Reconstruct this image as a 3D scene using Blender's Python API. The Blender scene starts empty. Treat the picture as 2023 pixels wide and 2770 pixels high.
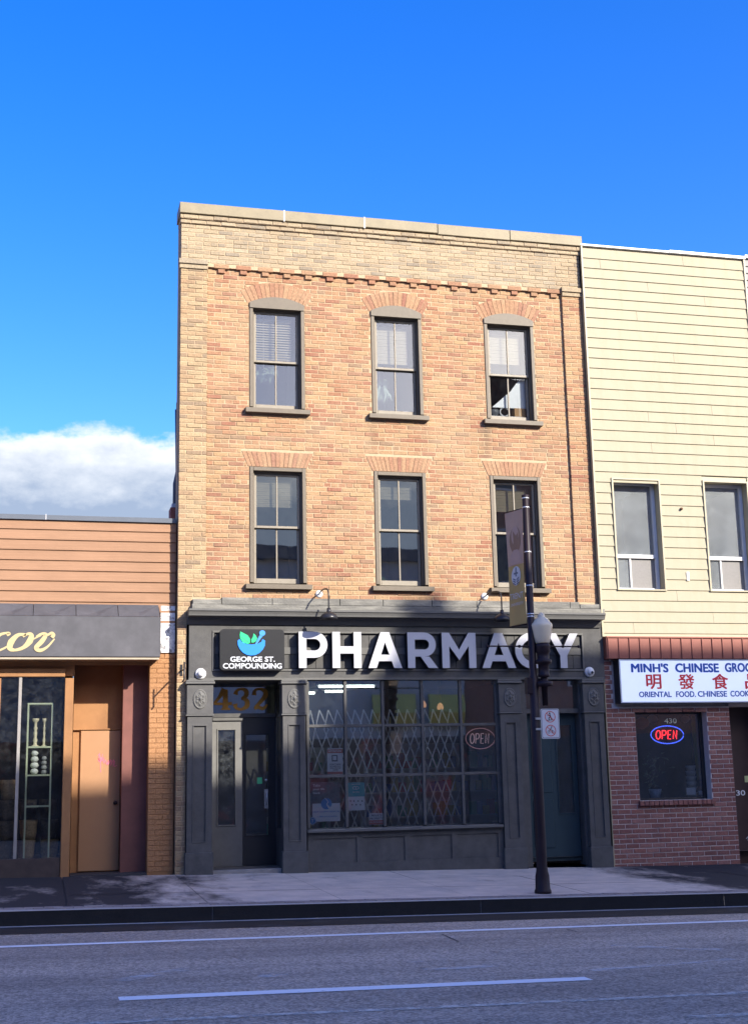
import bpy, math, random
from mathutils import Vector, Matrix
random.seed(7)
SC = bpy.context.scene
COL = SC.collection
R_ = math.radians

# ------------------------------------------------------------------ camera
CF = 3521.2
CC = Vector((-1.8097, -18.5136, 1.2957))
_y, _p, _r = R_(14.2894), R_(11.6128), R_(-1.20348)
_f = Vector((math.sin(_y)*math.cos(_p), math.cos(_y)*math.cos(_p), math.sin(_p)))
_rt = Vector((math.cos(_y), -math.sin(_y), 0)); _up = _rt.cross(_f)
CR = math.cos(_r)*_rt + math.sin(_r)*_up
CU = -math.sin(_r)*_rt + math.cos(_r)*_up
cam = bpy.data.cameras.new('camera'); camo = bpy.data.objects.new('camera', cam); COL.objects.link(camo)
cam.sensor_fit = 'VERTICAL'; cam.sensor_height = 36.0; cam.lens = 36.0*CF/2770.0
cam.clip_start = 0.1; cam.clip_end = 3000
m3 = Matrix((CR, CU, -_f)).transposed()
camo.matrix_world = Matrix.Translation(CC) @ m3.to_4x4()
SC.camera = camo

# ------------------------------------------------------------------ light
SUN = Vector((0.65, -1.0, 0.60)).normalized()
world = bpy.data.worlds.new('World'); SC.world = world; world.use_nodes = True
wn = world.node_tree.nodes; wl = world.node_tree.links; wn.clear()
def WN(t, **k):
    n = wn.new(t)
    for a, b in k.items(): setattr(n, a, b)
    return n
w_out = WN('ShaderNodeOutputWorld'); w_bg = WN('ShaderNodeBackground'); w_bg.inputs['Strength'].default_value = 0.15
sky = WN('ShaderNodeTexSky', sky_type='NISHITA', sun_disc=False)
sky.sun_elevation = math.asin(SUN.z); sky.sun_rotation = math.atan2(SUN.x, SUN.y)
sky.altitude = 200; sky.air_density = 1.0; sky.dust_density = 1.9; sky.ozone_density = 3.5
hsv = WN('ShaderNodeHueSaturation'); hsv.inputs['Hue'].default_value = 0.520; hsv.inputs['Saturation'].default_value = 1.38; hsv.inputs['Value'].default_value = 1.02
wl.new(sky.outputs[0], hsv.inputs['Color'])
tc = WN('ShaderNodeTexCoord'); sep = WN('ShaderNodeSeparateXYZ'); wl.new(tc.outputs['Generated'], sep.inputs[0])
def wmath(op, a, b=None, c=None):
    n = WN('ShaderNodeMath', operation=op)
    for i, v in enumerate((a, b, c)):
        if v is None: continue
        if isinstance(v, (int, float)): n.inputs[i].default_value = v
        else: wl.new(v, n.inputs[i])
    return n.outputs[0]
def wnoise(scale, detail, rough, vec):
    n = WN('ShaderNodeTexNoise'); n.inputs['Scale'].default_value = scale; n.inputs['Detail'].default_value = detail
    n.inputs['Roughness'].default_value = rough; wl.new(vec, n.inputs['Vector']); return n.outputs[0]
mp = WN('ShaderNodeMapping'); mp.inputs['Scale'].default_value = (1, 1, 1.7); mp.inputs['Location'].default_value = (0.37, 0.1, 0.2)
wl.new(tc.outputs['Generated'], mp.inputs[0])
n1 = wnoise(9.0, 8, 0.62, mp.outputs[0]); n2 = wnoise(26.0, 6, 0.6, mp.outputs[0])
top = wmath('ADD', wmath('MULTIPLY_ADD', n1, 0.05, 0.224), wmath('MULTIPLY', n2, 0.03))
dlt = wmath('SUBTRACT', top, sep.outputs['Z'])
ss = WN('ShaderNodeMapRange', interpolation_type='SMOOTHSTEP'); wl.new(dlt, ss.inputs['Value'])
ss.inputs['From Min'].default_value = 0.0; ss.inputs['From Max'].default_value = 0.011
cb = WN('ShaderNodeMapRange'); wl.new(wmath('ADD', dlt, wmath('MULTIPLY', wmath('SUBTRACT', n2, 0.5), 0.05)), cb.inputs['Value'])
cb.inputs['From Min'].default_value = 0.0; cb.inputs['From Max'].default_value = 0.06
ccol = WN('ShaderNodeMix', data_type='RGBA'); wl.new(cb.outputs[0], ccol.inputs['Factor'])
ccol.inputs[6].default_value = (3.1, 3.2, 3.35, 1); ccol.inputs[7].default_value = (1.15, 1.45, 2.0, 1)
wmix = WN('ShaderNodeMix', data_type='RGBA'); wl.new(ss.outputs[0], wmix.inputs['Factor'])
wl.new(hsv.outputs[0], wmix.inputs[6]); wl.new(ccol.outputs[2], wmix.inputs[7])
wl.new(wmix.outputs[2], w_bg.inputs['Color']); wl.new(w_bg.outputs[0], w_out.inputs[0])

sl = bpy.data.lights.new('sun', 'SUN'); sl.energy = 4.1; sl.angle = R_(0.53); sl.color = (1.0, 0.93, 0.82)
so = bpy.data.objects.new('sun', sl); COL.objects.link(so); so.location = (20, -40, 40)
so.rotation_euler = (-SUN).to_track_quat('-Z', 'Y').to_euler()
vs = SC.view_settings; vs.view_transform = 'Standard'; vs.look = 'None'; vs.exposure = 1.3; vs.gamma = 1.0; vs.use_curve_mapping = False
try:
    SC.cycles.max_bounces = 6; SC.cycles.diffuse_bounces = 3; SC.cycles.glossy_bounces = 3; SC.cycles.transparent_max_bounces = 12
    SC.cycles.caustics_reflective = False; SC.cycles.caustics_refractive = False
except Exception: pass

# ------------------------------------------------------------------ pixel -> place
def U(u, v, y=0.0):
    d = CR*((u-1011.5)/CF) + CU*(-(v-1385)/CF) + _f
    p = CC + d*((y-CC.y)/d.y); return p.x, p.z
def gz(x, y):                                   # the street falls gently to the right, the pavement to the kerb
    return 0.08 - 0.018*x + 0.018*max(y, -4.1) if y <= 0 else 0.08 - 0.018*x
def rz(x, y): return -0.144 - 0.018*x           # road surface

# ------------------------------------------------------------------ materials
MATS = {}
def nt(m): return m.node_tree.nodes, m.node_tree.links
def mat(name, col, rough=0.7, var=0.12, scale=6.0, bump=0.0, bscale=60.0, metal=0.0, spec=0.4, emit=None, estr=0.0, col2=None, c2s=1.5, c2lo=0.45, c2hi=0.7, stretch=(1, 1, 1)):
    if name in MATS: return MATS[name]
    m = bpy.data.materials.new(name); m.use_nodes = True; N, L = nt(m)
    b = N['Principled BSDF']; b.inputs['Roughness'].default_value = rough; b.inputs['Metallic'].default_value = metal
    b.inputs['Specular IOR Level'].default_value = spec
    g = N.new('ShaderNodeNewGeometry'); mpn = N.new('ShaderNodeMapping'); mpn.inputs['Scale'].default_value = stretch
    L.new(g.outputs['Position'], mpn.inputs[0])
    nz = N.new('ShaderNodeTexNoise'); nz.inputs['Scale'].default_value = scale; nz.inputs['Detail'].default_value = 6; nz.inputs['Roughness'].default_value = 0.65
    L.new(mpn.outputs[0], nz.inputs['Vector'])
    mr = N.new('ShaderNodeMapRange'); mr.inputs['From Min'].default_value = 0.25; mr.inputs['From Max'].default_value = 0.75
    mr.inputs['To Min'].default_value = 1-var; mr.inputs['To Max'].default_value = 1+var; L.new(nz.outputs[0], mr.inputs['Value'])
    mx = N.new('ShaderNodeMix'); mx.data_type = 'RGBA'; mx.inputs[6].default_value = (*col, 1); mx.inputs[7].default_value = (*(col2 or col), 1); mx.inputs['Factor'].default_value = 0
    if col2:
        n2 = N.new('ShaderNodeTexNoise'); n2.inputs['Scale'].default_value = c2s; n2.inputs['Detail'].default_value = 5; n2.inputs['Roughness'].default_value = 0.7; L.new(mpn.outputs[0], n2.inputs['Vector'])
        m2 = N.new('ShaderNodeMapRange'); m2.inputs['From Min'].default_value = c2lo; m2.inputs['From Max'].default_value = c2hi; L.new(n2.outputs[0], m2.inputs['Value']); L.new(m2.outputs[0], mx.inputs['Factor'])
    ml = N.new('ShaderNodeMix'); ml.data_type = 'RGBA'; ml.blend_type = 'MULTIPLY'; ml.inputs['Factor'].default_value = 1
    L.new(mx.outputs[2], ml.inputs[6]); L.new(mr.outputs[0], ml.inputs[7]); L.new(ml.outputs[2], b.inputs['Base Color'])
    if bump:
        nb = N.new('ShaderNodeTexNoise'); nb.inputs['Scale'].default_value = bscale; nb.inputs['Detail'].default_value = 4; L.new(g.outputs['Position'], nb.inputs['Vector'])
        bp = N.new('ShaderNodeBump'); bp.inputs['Strength'].default_value = bump; bp.inputs['Distance'].default_value = 0.01
        L.new(nb.outputs[0], bp.inputs['Height']); L.new(bp.outputs[0], b.inputs['Normal'])
    if emit: b.inputs['Emission Color'].default_value = (*emit, 1); b.inputs['Emission Strength'].default_value = estr
    MATS[name] = m; return m

def brick_mat(name, ramp, dirt=(0.10, 0.08, 0.06), dirt_amt=0.35, stains=(), bloom=0.0, bloomc=(0.37, 0.265, 0.17)):
    m = bpy.data.materials.new(name); m.use_nodes = True; N, L = nt(m); b = N['Principled BSDF']
    b.inputs['Roughness'].default_value = 0.9; b.inputs['Specular IOR Level'].default_value = 0.2
    g = N.new('ShaderNodeNewGeometry'); oi = N.new('ShaderNodeObjectInfo')
    ad = N.new('ShaderNodeMath'); ad.operation = 'ADD'; L.new(g.outputs['Random Per Island'], ad.inputs[0]); L.new(oi.outputs['Random'], ad.inputs[1])
    fr = N.new('ShaderNodeMath'); fr.operation = 'FRACT'; L.new(ad.outputs[0], fr.inputs[0])
    cr = N.new('ShaderNodeValToRGB'); L.new(fr.outputs[0], cr.inputs[0])
    e = cr.color_ramp.elements
    while len(e) > 1: e.remove(e[-1])
    e[0].position = ramp[0][0]; e[0].color = (*ramp[0][1], 1)
    for p, c in ramp[1:]: q = e.new(p); q.color = (*c, 1)
    nz = N.new('ShaderNodeTexNoise'); nz.inputs['Scale'].default_value = 38; nz.inputs['Detail'].default_value = 6; nz.inputs['Roughness'].default_value = 0.7; L.new(g.outputs['Position'], nz.inputs['Vector'])
    mr = N.new('ShaderNodeMapRange'); mr.inputs['From Min'].default_value = 0.3; mr.inputs['From Max'].default_value = 0.7; mr.inputs['To Min'].default_value = 0.72; mr.inputs['To Max'].default_value = 1.22; L.new(nz.outputs[0], mr.inputs['Value'])
    ml = N.new('ShaderNodeMix'); ml.data_type = 'RGBA'; ml.blend_type = 'MULTIPLY'; ml.inputs['Factor'].default_value = 1
    L.new(cr.outputs[0], ml.inputs[6]); L.new(mr.outputs[0], ml.inputs[7])
    n2 = N.new('ShaderNodeTexNoise'); n2.inputs['Scale'].default_value = 2.3; n2.inputs['Detail'].default_value = 7; n2.inputs['Roughness'].default_value = 0.72; L.new(g.outputs['Position'], n2.inputs['Vector'])
    m2 = N.new('ShaderNodeMapRange'); m2.inputs['From Min'].default_value = 0.5; m2.inputs['From Max'].default_value = 0.78; m2.inputs['To Max'].default_value = dirt_amt; L.new(n2.outputs[0], m2.inputs['Value'])
    fac = m2.outputs[0]
    sp = N.new('ShaderNodeSeparateXYZ'); L.new(g.outputs['Position'], sp.inputs[0])
    for (sx, w, z0, z1, amt) in stains:                    # water streaks running down from the sills
        def M(op, a, bb):
            n = N.new('ShaderNodeMath'); n.operation = op; n.use_clamp = True
            for i, v in enumerate((a, bb)):
                if isinstance(v, (int, float)): n.inputs[i].default_value = v
                else: L.new(v, n.inputs[i])
            return n.outputs[0]
        dx = N.new('ShaderNodeMath'); dx.operation = 'SUBTRACT'; L.new(sp.outputs['X'], dx.inputs[0]); dx.inputs[1].default_value = sx
        ab = N.new('ShaderNodeMath'); ab.operation = 'ABSOLUTE'; L.new(dx.outputs[0], ab.inputs[0])
        hx = N.new('ShaderNodeMapRange'); hx.inputs['From Min'].default_value = w; hx.inputs['From Max'].default_value = 0; L.new(ab.outputs[0], hx.inputs['Value'])
        hz = N.new('ShaderNodeMapRange'); hz.inputs['From Min'].default_value = z0; hz.inputs['From Max'].default_value = z1; L.new(sp.outputs['Z'], hz.inputs['Value'])
        hc = N.new('ShaderNodeMath'); hc.operation = 'LESS_THAN'; L.new(sp.outputs['Z'], hc.inputs[0]); hc.inputs[1].default_value = z1+0.02
        k = M('MULTIPLY', M('MULTIPLY', hx.outputs[0], hz.outputs[0]), M('MULTIPLY', hc.outputs[0], M('MULTIPLY', n2.outputs[0], 1.9*amt)))
        fac = M('MAXIMUM', fac, k)
    mx = N.new('ShaderNodeMix'); mx.data_type = 'RGBA'; L.new(fac, mx.inputs['Factor']); L.new(ml.outputs[2], mx.inputs[6]); mx.inputs[7].default_value = (*dirt, 1)
    n3 = N.new('ShaderNodeTexNoise'); n3.inputs['Scale'].default_value = 1.15; n3.inputs['Detail'].default_value = 6; n3.inputs['Roughness'].default_value = 0.7
    sh3 = N.new('ShaderNodeVectorMath'); sh3.operation = 'ADD'; sh3.inputs[1].default_value = (7.3, 2.1, 4.4); L.new(g.outputs['Position'], sh3.inputs[0]); L.new(sh3.outputs[0], n3.inputs['Vector'])
    m3_ = N.new('ShaderNodeMapRange'); m3_.inputs['From Min'].default_value = 0.42; m3_.inputs['From Max'].default_value = 0.72; m3_.inputs['To Max'].default_value = bloom; L.new(n3.outputs[0], m3_.inputs['Value'])
    mb3 = N.new('ShaderNodeMix'); mb3.data_type = 'RGBA'; L.new(m3_.outputs[0], mb3.inputs['Factor']); L.new(mx.outputs[2], mb3.inputs[6]); mb3.inputs[7].default_value = (*bloomc, 1)
    L.new(mb3.outputs[2], b.inputs['Base Color'])      # pale lime bloom in patches
    bp = N.new('ShaderNodeBump'); bp.inputs['Strength'].default_value = 0.8; bp.inputs['Distance'].default_value = 0.010; L.new(nz.outputs[0], bp.inputs['Height']); L.new(bp.outputs[0], b.inputs['Normal'])
    MATS[name] = m; return m

def glass_mat(name, refl=0.14, tint=(0.92, 0.96, 0.97), smear=0.0, rough=0.015, lo=0.42, hi=0.75, sc=9):
    m = bpy.data.materials.new(name); m.use_nodes = True; N, L = nt(m)
    for n in list(N): N.remove(n)
    out = N.new('ShaderNodeOutputMaterial'); tr = N.new('ShaderNodeBsdfTransparent'); tr.inputs[0].default_value = (*tint, 1)
    gl = N.new('ShaderNodeBsdfGlossy'); gl.inputs['Roughness'].default_value = rough; gl.inputs[0].default_value = (1, 1, 1, 1)
    lw = N.new('ShaderNodeFresnel'); lw.inputs['IOR'].default_value = 1.5
    ad = N.new('ShaderNodeMath'); ad.operation = 'ADD'; ad.use_clamp = True; ad.inputs[1].default_value = refl; L.new(lw.outputs[0], ad.inputs[0])
    mx = N.new('ShaderNodeMixShader'); L.new(ad.outputs[0], mx.inputs[0]); L.new(tr.outputs[0], mx.inputs[1]); L.new(gl.outputs[0], mx.inputs[2])
    g = N.new('ShaderNodeNewGeometry')
    wv = N.new('ShaderNodeTexNoise'); wv.inputs['Scale'].default_value = 2.2; wv.inputs['Detail'].default_value = 1; L.new(g.outputs['Position'], wv.inputs['Vector'])
    bp = N.new('ShaderNodeBump'); bp.inputs['Strength'].default_value = 0.07; bp.inputs['Distance'].default_value = 0.01; L.new(wv.outputs[0], bp.inputs['Height']); L.new(bp.outputs[0], gl.inputs['Normal'])
    last = mx.outputs[0]
    if smear:                                              # dust and grime on the pane
        nz = N.new('ShaderNodeTexNoise'); nz.inputs['Scale'].default_value = sc; nz.inputs['Detail'].default_value = 8; nz.inputs['Roughness'].default_value = 0.8; L.new(g.outputs['Position'], nz.inputs['Vector'])
        mr = N.new('ShaderNodeMapRange'); mr.inputs['From Min'].default_value = lo; mr.inputs['From Max'].default_value = hi; mr.inputs['To Max'].default_value = smear; L.new(nz.outputs[0], mr.inputs['Value'])
        df = N.new('ShaderNodeBsdfDiffuse'); df.inputs[0].default_value = (0.55, 0.6, 0.62, 1)
        m2 = N.new('ShaderNodeMixShader'); L.new(mr.outputs[0], m2.inputs[0]); L.new(last, m2.inputs[1]); L.new(df.outputs[0], m2.inputs[2]); last = m2.outputs[0]
    L.new(last, out.inputs[0]); MATS[name] = m; return m

def paint_mat(name, col, lo, hi, scale=3.0, stretch=(1, 1, 1)):        # worn road paint: chips show the asphalt below
    m = bpy.data.materials.new(name); m.use_nodes = True; N, L = nt(m); b = N['Principled BSDF']; b.inputs['Base Color'].default_value = (*col, 1); b.inputs['Roughness'].default_value = 0.8
    out = N['Material Output']; tr = N.new('ShaderNodeBsdfTransparent'); mx = N.new('ShaderNodeMixShader')
    g = N.new('ShaderNodeTexCoord'); mpn = N.new('ShaderNodeMapping'); mpn.inputs['Scale'].default_value = stretch; L.new(g.outputs['Object'], mpn.inputs[0])
    nz = N.new('ShaderNodeTexNoise'); nz.inputs['Scale'].default_value = scale; nz.inputs['Detail'].default_value = 9; nz.inputs['Roughness'].default_value = 0.75; L.new(mpn.outputs[0], nz.inputs['Vector'])
    mr = N.new('ShaderNodeMapRange'); mr.inputs['From Min'].default_value = lo; mr.inputs['From Max'].default_value = hi; L.new(nz.outputs[0], mr.inputs['Value'])
    L.new(mr.outputs[0], mx.inputs[0]); L.new(tr.outputs[0], mx.inputs[1]); L.new(b.outputs[0], mx.inputs[2]); L.new(mx.outputs[0], out.inputs[0]); MATS[name] = m; return m

# ------------------------------------------------------------------ mesh building
class MB:
    def __init__(s): s.v = []; s.f = []; s.sm = []
    def add(s, vs_, fs, smooth=False):
        o = len(s.v); s.v += [tuple(v) for v in vs_]
        for f in fs: s.f.append(tuple(i+o for i in f)); s.sm.append(smooth)
    def box(s, x0, x1, y0, y1, z0, z1, c=0.0):
        if c:                                              # chamfered on the street side
            v = [(x0+c, y0, z0+c), (x1-c, y0, z0+c), (x1-c, y0, z1-c), (x0+c, y0, z1-c),
                 (x0, y0+c, z0), (x1, y0+c, z0), (x1, y0+c, z1), (x0, y0+c, z1),
                 (x0, y1, z0), (x1, y1, z0), (x1, y1, z1), (x0, y1, z1)]
            f = [(0, 1, 2, 3), (4, 5, 1, 0), (5, 6, 2, 1), (6, 7, 3, 2), (7, 4, 0, 3), (8, 9, 5, 4), (9, 10, 6, 5), (10, 11, 7, 6), (11, 8, 4, 7), (11, 10, 9, 8)]
        else:
            v = [(x0, y0, z0), (x1, y0, z0), (x1, y0, z1), (x0, y0, z1), (x0, y1, z0), (x1, y1, z0), (x1, y1, z1), (x0, y1, z1)]
            f = [(0, 1, 2, 3), (5, 4, 7, 6), (4, 0, 3, 7), (1, 5, 6, 2), (3, 2, 6, 7), (4, 5, 1, 0)]
        s.add(v, f); return s
    def quad(s, a, b, c, d): s.add([a, b, c, d], [(0, 1, 2, 3)]); return s
    def prism(s, poly, y0, y1):                            # poly = [(x,z)] counter-clockwise seen from the street, y0 = front
        n = len(poly); a = sum(poly[i][0]*poly[(i+1) % n][1]-poly[(i+1) % n][0]*poly[i][1] for i in range(n))
        if a < 0: poly = poly[::-1]
        v = [(x, y0, z) for x, z in poly] + [(x, y1, z) for x, z in poly]
        f = [tuple(range(n)), tuple(range(2*n-1, n-1, -1))]
        for i in range(n):
            j = (i+1) % n; f.append((j, i, n+i, n+j))
        s.add(v, f); return s
    def profile(s, prof, x0, x1):                          # prof = [(y,z)] swept along x, closed
        n = len(prof); v = [(x0, y, z) for y, z in prof]+[(x1, y, z) for y, z in prof]
        a = sum(prof[i][0]*prof[(i+1) % n][1]-prof[(i+1) % n][0]*prof[i][1] for i in range(n))
        f = []
        for i in range(n):
            j = (i+1) % n; f.append((i, n+i, n+j, j) if a < 0 else (i, j, n+j, n+i))
        f += [tuple(range(n)) if a < 0 else tuple(range(n-1, -1, -1)), tuple(range(2*n-1, n-1, -1)) if a < 0 else tuple(range(n, 2*n))]
        s.add(v, f); return s
    def lathe(s, prof, c=(0, 0, 0), n=24, axis='z', sx=1.0, sy=1.0):
        v = []; f = []; m = len(prof)
        for r, h in prof:
            for i in range(n):
                t = 2*math.pi*i/n; a, b = r*math.cos(t)*sx, r*math.sin(t)*sy
                if axis == 'z': v.append((c[0]+a, c[1]+b, c[2]+h))
                else: v.append((c[0]+a, c[1]-h, c[2]+b))   # axis 'y': h towards the street
        for k in range(m-1):
            for i in range(n):
                j = (i+1) % n; q = (k*n+i, k*n+j, (k+1)*n+j, (k+1)*n+i); f.append(q)
        s.add(v, f, True)
        if prof[0][0] > 1e-4: s.f.append(tuple(len(s.v)-m*n+i for i in range(n))[::-1]); s.sm.append(False)
        if prof[-1][0] > 1e-4: s.f.append(tuple(len(s.v)-n+i for i in range(n))); s.sm.append(False)
        return s
    def tube(s, path, r, n=8, caps=True):
        P = [Vector(p) for p in path]; rr = r if isinstance(r, (list, tuple)) else [r]*len(P); v = []; f = []
        ref = None
        for i, p in enumerate(P):
            t = (P[min(i+1, len(P)-1)]-P[max(i-1, 0)]).normalized()
            if ref is None: ref = Vector((0, 0, 1)) if abs(t.z) < 0.9 else Vector((1, 0, 0))
            a = t.cross(ref)
            if a.length < 1e-5: a = t.cross(Vector((0, 1, 0)))
            a.normalize(); b = a.cross(t); ref = b
            for k in range(n):
                q = 2*math.pi*k/n; v.append(p+a*math.cos(q)*rr[i]+b*math.sin(q)*rr[i])
        for i in range(len(P)-1):
            for k in range(n):
                l = (k+1) % n; f.append((i*n+k, (i+1)*n+k, (i+1)*n+l, i*n+l))
        s.add(v, f, True)
        if caps:
            o = len(s.v)-len(v); s.f.append(tuple(o+k for k in range(n))); s.sm.append(False)
            s.f.append(tuple(o+(len(P)-1)*n+k for k in range(n))[::-1]); s.sm.append(False)
        return s
    def ribbon(s, pts, w, y, th=0.003, n=10):              # calligraphic stroke in the xz plane
        P = smooth2(pts, n); W = smooth1(w, len(pts), n); L_ = []; R2 = []
        for i in range(len(P)):
            a = P[max(i-1, 0)]; b = P[min(i+1, len(P)-1)]; dx, dz = b[0]-a[0], b[1]-a[1]; l = math.hypot(dx, dz) or 1
            nx, nz = -dz/l, dx/l; L_.append((P[i][0]+nx*W[i]/2, P[i][1]+nz*W[i]/2)); R2.append((P[i][0]-nx*W[i]/2, P[i][1]-nz*W[i]/2))
        v = [(x, y, z) for x, z in L_]+[(x, y, z) for x, z in R2]+[(x, y+th, z) for x, z in L_]+[(x, y+th, z) for x, z in R2]; m = len(P); f = []
        for i in range(m-1):
            f += [(m+i, m+i+1, i+1, i), (i, i+1, 2*m+i+1, 2*m+i), (m+i+1, m+i, 3*m+i, 3*m+i+1)]
        f += [(0, 2*m, 3*m, m), (m-1, 2*m-1, 4*m-1, 3*m-1)]
        s.add(v, f); return s
    def mesh(s, name):
        me = bpy.data.meshes.new(name); me.from_pydata(s.v, [], s.f)
        if any(s.sm): me.polygons.foreach_set('use_smooth', s.sm)
        me.update(); return me
def smooth2(pts, n):
    if n <= 1 or len(pts) < 3: return list(pts)
    o = []; N = len(pts)
    for i in range(N-1):
        p0, p1, p2, p3 = pts[max(i-1, 0)], pts[i], pts[i+1], pts[min(i+2, N-1)]
        for k in range(n):
            t = k/n
            o.append(tuple(0.5*((2*b)+(-a+c)*t+(2*a-5*b+4*c-d)*t*t+(-a+3*b-3*c+d)*t**3) for a, b, c, d in zip(p0, p1, p2, p3)))
    o.append(tuple(pts[-1])); return o
def smooth1(w, m, n):
    if not isinstance(w, (list, tuple)): w = [w]*m
    if n <= 1 or m < 3: return list(w)
    o = []
    for i in range(m-1):
        for k in range(n): o.append(w[i]+(w[i+1]-w[i])*k/n)
    return o+[w[-1]]
def obj(name, mb, m, parent=None, loc=None, kind=None, label=None):
    me = mb.mesh(name) if isinstance(mb, MB) else mb
    o = bpy.data.objects.new(name, me); COL.objects.link(o)
    if m is not None and not me.materials: me.materials.append(m)
    if loc is not None: o.location = loc
    if parent is not None: o.parent = parent
    if kind: o['kind'] = kind
    if label: o['label'] = label
    return o
def thing(name, label, cat, loc=(0, 0, 0), group=None):
    o = bpy.data.objects.new(name, None); COL.objects.link(o); o.location = loc; o.empty_display_size = 0.2
    o['label'] = label; o['category'] = cat
    if group: o['group'] = group
    return o
def tag(o, label, cat, group=None):
    o['label'] = label; o['category'] = cat
    if group: o['group'] = group
    return o
def part(parent, name, mb, m, **k):                        # part built in world coordinates under a thing (or part) that is placed
    w = Vector((0, 0, 0)); p = parent
    while p is not None: w += p.location; p = p.parent
    if isinstance(mb, MB): mb.v = [(a-w.x, b-w.y, c-w.z) for a, b, c in mb.v]
    return obj(name, mb, m, parent, **k)
def text_mb(body, size, x, z, y, align='LEFT', bold=0.0, sx=1.0, ext=0.0, shear=0.0, spacing=1.0):
    cu = bpy.data.curves.new('txt', 'FONT'); cu.body = body; cu.size = size; cu.align_x = align; cu.offset = bold; cu.extrude = ext; cu.shear = shear; cu.space_character = spacing
    cu.resolution_u = 3
    t = bpy.data.objects.new('txt', cu); COL.objects.link(t)
    dg = bpy.context.evaluated_depsgraph_get(); dg.update()
    me = bpy.data.meshes.new_from_object(t.evaluated_get(dg)); mb = MB()
    mb.add([(x+v.co.x*sx, y-v.co.z, z+v.co.y) for v in me.vertices], [tuple(p.vertices) for p in me.polygons])
    bpy.data.objects.remove(t); bpy.data.curves.remove(cu); bpy.data.meshes.remove(me); return mb
def text_fit(body, x0, x1, z0, z1, y, bold=0.0, ext=0.0, shear=0.0):
    m0 = text_mb(body, 1.0, 0, 0, 0, shear=shear)
    if not m0.v: return m0
    mb = MB(); k = 0
    for dx, dz in (((0, 0),) if not bold else ((0, 0), (-1, 0), (1, 0), (0, -.7), (0, .7), (-.8, .6), (.8, .6), (-.8, -.6), (.8, -.6))):
        mb.add([(v[0]+dx*bold, -0.0030*k, v[2]+dz*bold) for v in m0.v], m0.f); k += 1
    a0 = min(v[0] for v in mb.v); a1 = max(v[0] for v in mb.v); b0 = min(v[2] for v in mb.v); b1 = max(v[2] for v in mb.v)
    mb.v = [(x0+(v[0]-a0)/(a1-a0)*(x1-x0), y+v[1]*0.1, z0+(v[2]-b0)/(b1-b0)*(z1-z0)) for v in mb.v]; return mb
def rrect(x0, x1, z0, z1, r, n=5):
    o = []
    for cx, cz, a in ((x1-r, z0+r, -90), (x1-r, z1-r, 0), (x0+r, z1-r, 90), (x0+r, z0+r, 180)):
        for k in range(n+1): t = R_(a+90*k/n); o.append((cx+r*math.cos(t), cz+r*math.sin(t)))
    return o
def ell(cx, cz, a, b, n=28, t0=0, t1=360): return [(cx+a*math.cos(R_(t0+(t1-t0)*i/n)), cz+b*math.sin(R_(t0+(t1-t0)*i/n))) for i in range(n if t1-t0 >= 360 else n+1)]
def ring(mb, cx, cz, a, b, w, y, th=0.003, n=32):
    for i in range(n):
        t, q = 2*math.pi*i/n, 2*math.pi*(i+1)/n
        mb.prism([(cx+(a-w)*math.cos(t), cz+(b-w)*math.sin(t)), (cx+a*math.cos(t), cz+b*math.sin(t)), (cx+a*math.cos(q), cz+b*math.sin(q)), (cx+(a-w)*math.cos(q), cz+(b-w)*math.sin(q))], y, y+th)
def wall_holes(mb, x0, x1, z0, z1, y, holes, depth=0.0):   # sheet at y facing the street with rectangular holes and their reveals
    xs = sorted({x0, x1, *[h[0] for h in holes], *[h[1] for h in holes]}); zs = sorted({z0, z1, *[h[2] for h in holes], *[h[3] for h in holes]})
    xs = [x for x in xs if x0 <= x <= x1]; zs = [z for z in zs if z0 <= z <= z1]
    for i in range(len(xs)-1):
        for k in range(len(zs)-1):
            cx, cz = (xs[i]+xs[i+1])/2, (zs[k]+zs[k+1])/2
            if any(h[0] < cx < h[1] and h[2] < cz < h[3] for h in holes): continue
            mb.quad((xs[i], y, zs[k]), (xs[i+1], y, zs[k]), (xs[i+1], y, zs[k+1]), (xs[i], y, zs[k+1]))
    if depth:
        for a, b, c, d in holes:
            mb.quad((a, y, c), (a, y, d), (a, y+depth, d), (a, y+depth, c)); mb.quad((b, y, d), (b, y, c), (b, y+depth, c), (b, y+depth, d))
            mb.quad((a, y, d), (b, y, d), (b, y+depth, d), (a, y+depth, d)); mb.quad((a, y, c), (a, y+depth, c), (b, y+depth, c), (b, y, c))
    return mb

# colours
BUFF = [(0.0, (0.365, 0.236, 0.126)), (0.30, (0.335, 0.202, 0.112)), (0.55, (0.319, 0.179, 0.101)), (0.72, (0.294, 0.151, 0.088)), (0.84, (0.260, 0.116, 0.074)), (0.92, (0.236, 0.155, 0.098)), (1.0, (0.365, 0.232, 0.126))]
PALE = [(0.0, (0.360, 0.290, 0.190)), (0.4, (0.335, 0.262, 0.170)), (0.7, (0.300, 0.232, 0.152)), (0.88, (0.225, 0.185, 0.138)), (1.0, (0.385, 0.312, 0.210))]
CORB = [(0.0, (0.300, 0.150, 0.090)), (0.5, (0.330, 0.205, 0.120)), (1.0, (0.270, 0.125, 0.080))]
BROWN = [(0.0, (0.250, 0.110, 0.088)), (0.5, (0.195, 0.085, 0.072)), (1.0, (0.285, 0.145, 0.120))]
TANB = [(0.0, (0.33, 0.17, 0.08)), (1.0, (0.37, 0.19, 0.09))]
STAIN = ((4.74, 0.13, 5.75, 6.70, 1.25), (5.55, 0.07, 6.0, 6.70, 0.3), (2.93, 0.12, 5.95, 6.72, 0.7), (3.76, 0.10, 6.0, 6.72, 0.65), (1.0, 0.07, 6.3, 6.72, 0.4), (1.9, 0.08, 6.2, 6.72, 0.5))
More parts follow.
